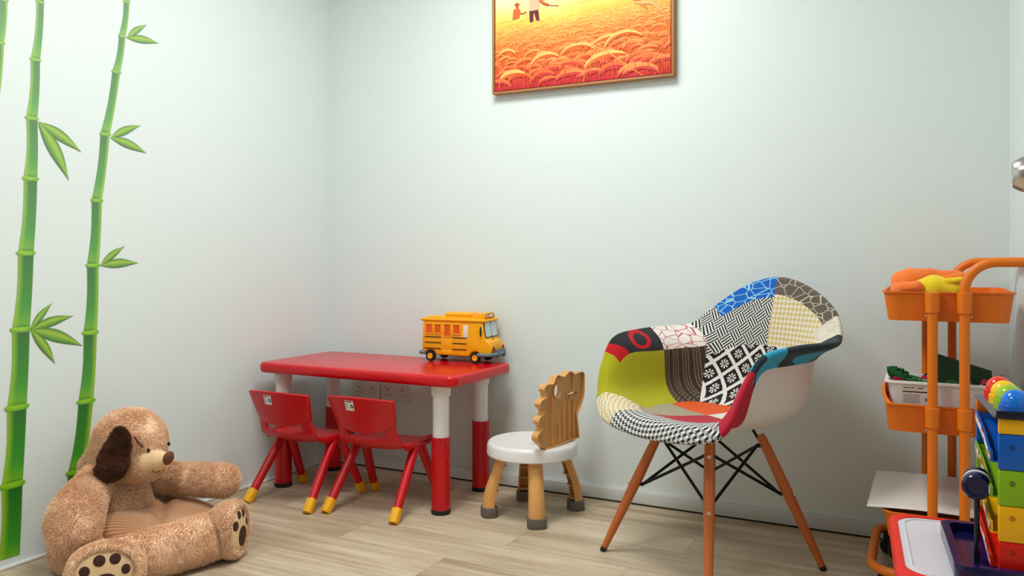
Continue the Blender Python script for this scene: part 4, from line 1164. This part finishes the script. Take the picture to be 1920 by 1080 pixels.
# soft toy in the top tray
def softify(b, name, mat, parent, amp=.004, sc=25):
    for q in range(len(b.v)):
        v = Vector(b.v[q]); b.v[q] = tuple(v+Vector((noise.noise(v*sc), noise.noise(v*sc+Vector((9, 0, 0))), noise.noise(v*sc+Vector((0, 9, 0)))))*amp)
    o = b.build(name, mat, parent, angle=180)
    r_ = o.modifiers.new('r', 'REMESH'); r_.mode = 'VOXEL'; r_.voxel_size = .0035; r_.use_smooth_shade = True
    s_ = o.modifiers.new('s', 'SMOOTH'); s_.iterations = 4
    return o
sft = thing('soft_toy', (2.376, -.42, .752), 'orange and yellow fleece soft toy lying in the top trolley tray', 'soft toy')
b = MB()
def chain(b, pts, rs, n=10, steps=8, sc=(1, 1, 1)):
    for i in range(len(pts)-1):
        for k in range(steps+1):
            t_ = k/steps; p = Vector(pts[i]).lerp(Vector(pts[i+1]), t_); r_ = rs[i]*(1-t_)+rs[i+1]*t_
            b.ball(p, (r_*sc[0], r_*sc[1], r_*sc[2]), n)
chain(b, [(-.020, -.08, .050), (.03, -.090, .068), (.066, -.085, .062)], [.036, .041, .040]); chain(b, [(-.035, .0, .040), (.06, .03, .038)], [.034, .034])
softify(b, 'body', MAT['fleece_y'], sft)
b = MB(); chain(b, [(-.045, -.05, .090), (-.025, -.055, .095)], [.032, .031]); chain(b, [(-.025, -.05, .104), (.03, -.04, .103), (.085, -.04, .106)], [.024, .019, .015]); chain(b, [(-.046, -.06, .068), (-.046, .0, .065)], [.030, .030])
softify(b, 'back', MAT['fleece_o'], sft)['label'] = 'orange fleece back'
b = MB(); chain(b, [(-.040, -.122, .076), (-.010, -.124, .078)], [.017, .016]); softify(b, 'paw', MAT['fleece_o'], sft)['label'] = 'orange fleece paw'
b = MB(); chain(b, [(.058, -.10, .100), (.090, -.105, .108)], [.0085, .010]); softify(b, 'tail_tip', MAT['fleece_o'], sft)['label'] = 'orange fleece tail end'
b = MB(); chain(b, [(.052, -.108, .092), (.088, -.112, .098)], [.009, .009]); softify(b, 'tail_underside', MAT['fleece_y'], sft)

# ------------------------------------------------------------------ red toy table with white top
tt = thing('toy_table', (2.470, -1.275, 0), 'low red-rimmed play table with white top at the right edge', 'table', rz=math.radians(4.2))
XA, XB, YA, YB = -.138, .118, -.180, .185; HZ = .40
outer = rrect(XA, YA, XB, YB, .030, 6); inner = rrect(XA+.013, YA+.030, XB-.010, YB-.011, .045, 8)
b = MB(); b.prism(outer, HZ-.036, HZ-.004, bev=.004, seg=3)
b.build('tabletop', MAT['toyred'], tt)
vs, fs = bmprism_hole([(p[0]*.985, p[1]*.985) for p in outer], [inner], -.002, .002)
b = MB(); b.add([(v[0], v[2], HZ-.003+v[1]) for v in vs], [tuple(reversed(f)) for f in fs]); b.build('rim', MAT['toyred'], tt, angle=30)
b = MB(); b.prism(inner, HZ-.006, HZ-.0022); b.build('white_panel', MAT['toytop'], tt)
ii = rrect(XA+.025, YA+.042, XB-.022, YB-.023, .035, 8); b = MB(); n = len(ii)
b.tube([(p[0], p[1], HZ-.0022) for p in ii]+[(ii[0][0], ii[0][1], HZ-.0022)], .0022, 8, cap=False); b.build('raised_line', MAT['toytop'], tt)
for x, y in ((XA+.03, YA+.03), (XB-.03, YA+.03), (XA+.03, YB-.03), (XB-.03, YB-.03)):
    b = MB(); b.tube([(x, y, 0), (x, y, HZ-.034)], [.015, .018], 18); b.build('leg', MAT['toyred'], tt)

# ball tower toy
bt = thing('ball_drop_toy', (2.468, -1.290, HZ), 'colourful ball drop tower toy with navy base on the play table', 'ball toy', rz=math.radians(4.2))
TZm = T(0, 0, 0)
b = MB(); vs, fs = bmprism_hole(rrect(-.052, -.135, .120, .115, .022, 6), [rrect(-.040, -.122, .108, .102, .016, 6)], .0, .022)
b.add([(v[0], v[2], v[1]) for v in vs], [tuple(reversed(f)) for f in fs])
b.prism(rrect(-.044, -.126, .112, .106, .018, 6), .0005, .007)
b.build('base', MAT['navy'], bt, angle=30)['label'] = 'glossy navy tray base'
# end towers (front +y away?): front block stack faces the viewer, back post stack behind
def stack(y0, y1, x0, x1, cols, top, bot, nm):
    n = len(cols); out = []
    z = bot
    for hgt, key in cols:
        b = MB(); b.box((x0, y0, z+.0004), (x1, y1, z+hgt-.0004), bev=.0015); o = b.build(nm, MAT[key], bt); out.append(o); z += hgt
    return out
LV = [(.052, 'tred'), (.056, 'tyellow'), (.056, 'tgreen'), (.056, 'tblue'), (.024, 'tyellow')]
fb_ = stack(-.110, -.098, .010, .112, LV, 0, .008, 'front_block')
for o, mk, zz in zip(fb_[:4], ('lampred', 'lampred', 'black', 'black'), (.045, .098, .152, .208)):
    b = MB(); ct = (.028, -.1102, zz); n = 20
    b.add([(ct[0]+r_*math.cos(2*PI*k/n), ct[1]-.0006, ct[2]+r_*math.sin(2*PI*k/n)) for r_ in (.0040, .0032) for k in range(n)], [(k, (k+1) % n, n+(k+1) % n, n+k) for k in range(n)])
    b.box((ct[0]-.0004, ct[1]-.0008, ct[2]-.0022), (ct[0]+.0006, ct[1]-.0002, ct[2]+.0022)); b.build('number_mark', MAT[mk], o, smooth=False)
BV = [(.052, 'tred'), (.056, 'tyellow'), (.056, 'tgreen'), (.056, 'tblue'), (.022, 'torange')]
bb_ = stack(.086, .096, .004, .112, BV, 0, .008, 'back_block')
# right hand side wall behind the slides, so the channels read solid
z = .008
for hgt, key in BV:
    b = MB(); b.box((.100, -.098, z+.0004), (.104, .086, z+hgt-.0004)); b.build('side_wall', MAT[key], bt, smooth=False); z += hgt
z = .008
r4 = random.Random(5)
SK = [MAT['paper'], MAT['pink'], MAT['tblue'], MAT['torange'], MAT['toygrey'], MAT['tgreen']]
for i, (hgt, key) in enumerate(BV[:4]):
    zt_, zb_ = z+hgt*.80, z+hgt*.20
    # each level slopes the way a ball rolls, from the wall side to the viewer
    b = MB()
    P4 = [(.084, zt_), (.05, zt_-.004), (-.02, (zt_+zb_)/2), (-.07, zb_), (-.096, zb_)]
    cs_ = curve_pts([(0, y_, z_) for y_, z_ in P4], 24)
    vs = []; fs = []
    sec = [(.004, .016), (.004, .0), (.100, .0), (.100, -.0025), (.001, -.0025), (.001, .016)]
    for p in cs_:
        for sx_, sz_ in sec: vs.append((sx_, p.y, p.z+sz_))
    m_ = len(sec)
    for q in range(len(cs_)-1):
        for k in range(m_): fs.append((q*m_+k, q*m_+(k+1) % m_, (q+1)*m_+(k+1) % m_, (q+1)*m_+k))
    fs.append(tuple(range(m_))); fs.append(tuple(reversed([(len(cs_)-1)*m_+k for k in range(m_)])))
    b.add(vs, fs); sl = b.build('slide', MAT[key], bt, angle=30)
    b = MB(); vs = []; fs = []; mi_ = []
    for q in range(3, len(cs_)-2):
        for k in range(2):
            b.add([(.0004, cs_[q].y, cs_[q].z+.001+.0065*k), (.0004, cs_[q+1].y, cs_[q+1].z+.001+.0065*k), (.0004, cs_[q+1].y, cs_[q+1].z+.0072+.0065*k), (.0004, cs_[q].y, cs_[q].z+.0072+.0065*k)], [(0, 3, 2, 1)], mat=r4.choice((0, 0, 0, 1, 3, 4, 0, 2 if i == 0 else 0)))
    b.build('slide_sticker', SK, sl, smooth=False)['label'] = 'pale printed sticker strip'
    z += hgt
# top plate
b = MB(); b.box((.002, -.113, .2525), (.114, .100, .2575), bev=.002); o = b.build('top_plate', MAT['toygrey'], bt)
b = MB(); b.box((.006, -.116, .2525), (.115, -.111, .2650), bev=.001); b.build('top_front_edge', MAT['navyblack'], bt)
for i, (y, ck_) in enumerate(((.066, 'red'), (.012, 'yellow'), (-.040, 'green'), (-.090, 'blue'))):
    cx = .036
    b = MB(); b.lathe([(.0235, .2565), (.0235, .272), (.0215, .273), (.0195, .270)], 36, M_=T(cx, y, 0)); b.build('ball_cup', MAT['t'+ck_], bt)
    b = MB(); b.ball((0, 0, 0), .0208, 20); o = b.build('toy_ball', MAT['ball_'+ck_]); bp_ = T(2.468, -1.290, HZ) @ RZ(math.radians(4.2)) @ Vector((cx, y, .2755)); o.location = bp_
    tag(o, 'glossy %s ball sitting in its cup on top of the ball drop tower' % ck_, 'ball', 'balls on the tower toy')
# hammer
hm = thing('toy_hammer', (2.459, -1.345, HZ+.0075), 'navy toy hammer standing upright in front of the ball tower', 'toy hammer')
b = MB(); b.tube([(0, 0, .0), (0, 0, .118)], [.0042, .0042], 14); b.build('handle', MAT['navyblack'], hm)
b = MB(); hM = T(0, 0, .127) @ align((-.10, -1, -.12)); b.lathe([(.014, -.022), (.0185, -.022), (.0215, -.018), (.0215, -.006), (.020, -.004), (.020, .004), (.0215, .006), (.0215, .018), (.0185, .022), (.014, .022), (.013, .019)], 36, M_=hM); b.build('hammer_head', MAT['navy'], hm)
b = MB(); b.lathe([(.0216, -.003), (.0218, 0), (.0216, .003)], 36, M_=hM)
o = b.build('head_sticker', MAT['paper'], hm)

# ------------------------------------------------------------------ plush dog chair
def evaluated_mesh(o):
    bpy.context.view_layer.update()
    dg = bpy.context.evaluated_depsgraph_get()
    return bpy.data.meshes.new_from_object(o.evaluated_get(dg))
def plush(b, name, mat, parent, voxel=.006, smooth=6, fur=0, flen=.010, seed=1, fw=.0011, amp=.0):
    o = b.build('tmp', mat, None, angle=180)
    r_ = o.modifiers.new('r', 'REMESH'); r_.mode = 'VOXEL'; r_.voxel_size = voxel
    s_ = o.modifiers.new('s', 'SMOOTH'); s_.iterations = smooth; s_.factor = .5
    me = evaluated_mesh(o); bpy.data.objects.remove(o)
    nv = len(me.vertices); co = np.empty(nv*3); me.vertices.foreach_get('co', co); co = co.reshape(-1, 3)
    nrm = np.empty(nv*3); me.vertices.foreach_get('normal', nrm); nrm = nrm.reshape(-1, 3)
    # soft clumps in the pile
    d = np.array([noise.noise(Vector(c_)*38)*.0028+noise.noise(Vector(c_)*85)*.0016 for c_ in co])
    co = co+nrm*d[:, None]*(1 if fur else .3)
    polys = [tuple(p.vertices) for p in me.polygons]; bpy.data.meshes.remove(me)
    V = [co]; Fc = list(polys)
    if fur:
        rg = np.random.RandomState(seed)
        q = np.array([p[:3] for p in polys]); a, b_, c_ = co[q[:, 0]], co[q[:, 1]], co[q[:, 2]]
        ar = np.linalg.norm(np.cross(b_-a, c_-a), axis=1); pr = ar/ar.sum()
        idx = rg.choice(len(q), fur, p=pr); u, v = rg.rand(2, fur, 1); fl = (u+v) > 1; u = np.where(fl, 1-u, u); v = np.where(fl, 1-v, v)
        P_ = a[idx]*(1-u-v)+b_[idx]*u+c_[idx]*v
        n_ = nrm[q[idx, 0]]
        keep = P_[:, 2] > .006
        P_, n_ = P_[keep], n_[keep]; m_ = len(P_)
        # pile direction: locally coherent lean
        lean = np.array([[noise.noise(Vector(p)*14), noise.noise(Vector(p)*14+Vector((7, 1, 0))), noise.noise(Vector(p)*14+Vector((0, 5, 3)))-.25] for p in P_])
        dirn = n_+lean*1.3+rg.normal(0, .22, (m_, 3)); dirn /= np.linalg.norm(dirn, axis=1)[:, None]
        side_ = np.cross(dirn, rg.normal(0, 1, (m_, 3))); side_ /= np.linalg.norm(side_, axis=1)[:, None]
        L_ = flen*(.6+.6*rg.rand(m_, 1))
        A = P_-side_*fw-n_*.001; B = P_+side_*fw-n_*.001; Cc = P_+dirn*L_
        Cc[:, 2] = np.maximum(Cc[:, 2], .002); Cc[:, 0] = np.maximum(Cc[:, 0]+parent.location.x, .004)-parent.location.x
        st_ = nv; V.append(np.stack([A, B, Cc], 1).reshape(-1, 3))
        Fc += [(st_+3*i, st_+3*i+1, st_+3*i+2) for i in range(m_)]
    V = np.concatenate(V)
    V[:, 2] = np.maximum(V[:, 2], .001); V[:, 0] = np.maximum(V[:, 0]+parent.location.x, .003)-parent.location.x
    m2 = bpy.data.meshes.new(name); m2.from_pydata(V.tolist(), [], Fc); m2.materials.append(mat); m2.update(); m2.shade_smooth()
    o = bpy.data.objects.new(name, m2); COL.objects.link(o); o.parent = parent
    return o
PO = Vector((.28, -1.20, 0))
pd = thing('plush_dog_chair', PO, 'tan plush dog-shaped floor chair with brown ear and corduroy seat', 'plush chair')
def L(p): return Vector(p)-PO
def ch2(b, pts, rs, steps=7, sc=(1, 1, 1), n=10): chain(b, [L(p) for p in pts], rs, n, steps, sc)
b = MB()
ch2(b, [(.140, -1.190, .150), (.130, -1.165, .200)], [.110, .085])                               # torso
ch2(b, [(.140, -1.255, .085), (.130, -1.180, .085), (.140, -1.06, .085)], [.095, .095, .085])       # back roll
ch2(b, [(.150, -1.27, .070), (.200, -1.345, .068), (.290, -1.385, .060)], [.085, .080, .058])      # near side roll
ch2(b, [(.280, -1.385, .060), (.390, -1.410, .060)], [.060, .060])                           # near leg
ch2(b, [(.385, -1.365, .062), (.440, -1.280, .068), (.466, -1.190, .072), (.490, -1.112, .074)], [.060, .068, .070, .068])   # front roll
ch2(b, [(.15, -1.02, .070), (.29, -1.01, .062), (.42, -1.045, .060)], [.070, .058, .056])               # far side roll
plush(b, 'body', MAT['fur'], pd, voxel=.0065, smooth=7, fur=110000, flen=.009, seed=3)
b = MB(); ch2(b, [(.165, -1.240, .262), (.180, -1.285, .235), (.212, -1.345, .200), (.245, -1.395, .165), (.278, -1.416, .132), (.295, -1.414, .112)], [.042, .052, .064, .074, .064, .042])
o = plush(b, 'arm', MAT['fur'], pd, voxel=.006, smooth=6, fur=45000, flen=.009, seed=13)
b = MB(); ch2(b, [(.15, -1.07, .205), (.26, -1.035, .200), (.36, -1.029, .206), (.430, -1.021, .210)], [.055, .047, .050, .049])
o = plush(b, 'arm', MAT['fur'], pd, voxel=.006, smooth=6, fur=40000, flen=.009, seed=14)
def foot(c, n, ru, rv, depth, seed):
    nn = Vector(n).normalized(); upv = (Vector((0, 0, 1))-nn*nn.z).normalized(); rt = upv.cross(nn).normalized()
    Rm = Matrix((rt, upv, nn)).transposed().to_4x4(); Mx = T(*L(c)) @ Rm
    b = MB()
    # thick cuff: superellipsoid-like drum with a shallow dish at the front
    b.lathe([(.30, -depth), (.72, -depth*.85), (.93, -depth*.45), (1.0, -depth*.05), (.96, .012), (.86, .020), (.74, .012), (.66, .0), (.3, .0), (.02, .0)], 40, M_=Mx @ Matrix.Diagonal((ru, rv, 1, 1)))
    return plush(b, 'foot', MAT['fur'], pd, voxel=.006, smooth=6, fur=26000, flen=.008, seed=seed)
foot((.440, -1.440, .070), (.72, -.68, .10), .098, .078, .085, 21)
foot((.530, -1.072, .088), (.90, .38, .05), .082, .085, .075, 22)
b = MB()
b.ball(L((.200, -1.178, .334)), (.114, .104, .108), 20); ch2(b, [(.19, -1.18, .32), (.135, -1.20, .255), (.12, -1.20, .22)], [.098, .085, .08])
ch2(b, [(.235, -1.185, .290), (.305, -1.190, .285)], [.068, .046])
plush(b, 'head', MAT['fur'], pd, voxel=.006, smooth=6, fur=75000, flen=.008, seed=5)
b = MB(); ch2(b, [(.312, -1.200, .292), (.346, -1.194, .302), (.370, -1.190, .310)], [.037, .030, .018], n=14)
plush(b, 'muzzle', MAT['cream'], pd, voxel=.004, smooth=10)
b = MB(); b.ball(L((.384, -1.190, .312)), (.013, .017, .022), 14, M_=RY(math.radians(20))); b.build('nose', MAT['nose'], pd, angle=180)
b = MB(); b.ball(L((.325, -1.212, .333)), (.0055, .004, .0065), 10); b.build('eye', MAT['eye'], pd, angle=180)
b = MB(); b.ball(L((.326, -1.140, .338)), (.0055, .004, .0065), 10); b.build('eye', MAT['eye'], pd, angle=180)
b = MB(); b.tube(curve_pts([L(p) for p in ((.300, -1.240, .376), (.310, -1.238, .364), (.318, -1.234, .354), (.322, -1.228, .346))], 12), [.0032]*13, 8); b.build('brow_stitch', MAT['thread'], pd)
b = MB(); b.tube(curve_pts([L(p) for p in ((.352, -1.2225, .281), (.359, -1.220, .275), (.366, -1.216, .274), (.371, -1.211, .279))], 10), .0013, 6); b.build('mouth_line', MAT['padbrown'], pd)
b = MB()
for s_, q in ((-1, 0),):
    dn = Vector((.62, -.78, .02)).normalized()
    Mx = align(dn)
    for p, r_ in (((.272, -1.270, .375), (.026, .030)), ((.268, -1.275, .348), (.036, .038)), ((.262, -1.282, .313), (.044, .044)), ((.255, -1.288, .285), (.041, .036))):
        # flat ear lobes lying on the side of the head
        bm = bmesh.new(); bmesh.ops.create_uvsphere(bm, u_segments=24, v_segments=14, radius=1)
        for v in bm.verts: v.co = L(p)+(Mx.to_3x3() @ Vector((v.co.x*r_[0], v.co.y*r_[1], v.co.z*.013)))
        b.bm(bm)
plush(b, 'ear', MAT['furbrown'], pd, voxel=.004, smooth=6, fur=26000, flen=.010, seed=9)['label'] = 'dark brown plush ear'
# corduroy seat cushion
b = MB(); NXc, NYc = 50, 60; vs = []; uv_ = []
for j in range(NYc+1):
    for i in range(NXc+1):
        x = .12+.34*i/NXc; y = -1.335+.31*j/NYc
        e = max(0, 1-((x-.29)/.185)**4)*max(0, 1-((y+1.180)/.165)**4)
        z = .080+.068*e**.5+.012*noise.noise(Vector((x*9, y*9, 0)))-.022*math.exp(-(((x-.33)*.7+(y+1.17)*.7)/.018)**2)*e
        vs.append(L((x, y, z))); uv_.append(((x*.35-y)*1.0/.0105, x))
for i in range(NXc+1): pass
nT = len(vs)
fs = [(j*(NXc+1)+i, j*(NXc+1)+i+1, (j+1)*(NXc+1)+i+1, (j+1)*(NXc+1)+i) for j in range(NYc) for i in range(NXc)]
bot0 = len(vs)
loop = [i for i in range(NXc+1)]+[(j)*(NXc+1)+NXc for j in range(1, NYc+1)]+[NYc*(NXc+1)+i for i in range(NXc-1, -1, -1)]+[j*(NXc+1) for j in range(NYc-1, 0, -1)]
for q in loop: vs.append(Vector((vs[q].x, vs[q].y, .04))); uv_.append(uv_[q])
nl = len(loop)
fs += [(loop[(k+1) % nl], loop[k], bot0+k, bot0+(k+1) % nl) for k in range(nl)]; fs.append(tuple(bot0+k for k in range(nl))[::-1])
me = bpy.data.meshes.new('seat_cushion'); me.from_pydata([tuple(v) for v in vs], [], fs); me.materials.append(MAT['cord'])
ul = me.uv_layers.new(name='UVMap')
for lp_ in me.loops: ul.data[lp_.index].uv = uv_[lp_.vertex_index]
me.update(); me.shade_smooth(); o = bpy.data.objects.new('seat_cushion', me); COL.objects.link(o); o.parent = pd; o['label'] = 'light brown corduroy seat cushion'
# soles with toe pads
def sole(c, n, rx, rz, toes, big):
    Mx = T(*L(c)) @ align(n)
    # align() sends z to n; build an up vector in the sole plane
    nn = Vector(n).normalized(); upv = (Vector((0, 0, 1))-nn*nn.z).normalized(); rt = upv.cross(nn).normalized()
    Rm = Matrix((rt, upv, nn)).transposed().to_4x4(); Mx = T(*L(c)) @ Rm
    b = MB(); prof = [(1, -.012), (1.0, .0), (.93, .006), (.75, .010), (.4, .012), (.01, .0125)]
    b.lathe([(r_, z_) for r_, z_ in prof], 40, M_=Mx @ Matrix.Diagonal((rx, rz, 1, 1))); o = b.build('foot_sole', MAT['cream'], pd, angle=60); o['label'] = 'cream velour foot sole'
    for (x, y, a, c_) in toes+[big]:
        b2 = MB(); r_ = math.hypot(x/rx, y/rz); zz = .0125 if r_ < .4 else .0128-.008*((r_-.4)/.6)**2
        n_ = 24; tilt = -.9*min(1, r_)*.35
        b2.lathe([(1, -.004), (1.0, .0008), (.9, .0016), (.01, .0020)], n_, M_=Mx @ T(x, y, zz-.001) @ Matrix.Rotation((y/rz)*-.22, 4, 'X') @ Matrix.Rotation((x/rx)*.22, 4, 'Y') @ Matrix.Diagonal((a, c_, 1, 1)))
        b2.build('toe_pad', MAT['padbrown'], o)
sole((.440+.0065, -1.440-.006, .069), (.72, -.68, .10), .074, .060, [(-.047, .012, .0135, .0135), (-.012, .036, .0150, .0145), (.026, .037, .0140, .0140), (.052, .008, .011, .013)], (.004, -.022, .030, .024))
sole((.530+.008, -1.072+.0035, .088), (.90, .38, .05), .062, .066, [(-.036, .020, .0150, .0140), (-.008, .045, .011, .012), (.022, .042, .010, .012), (.044, .012, .009, .012)], (.006, -.022, .028, .030))
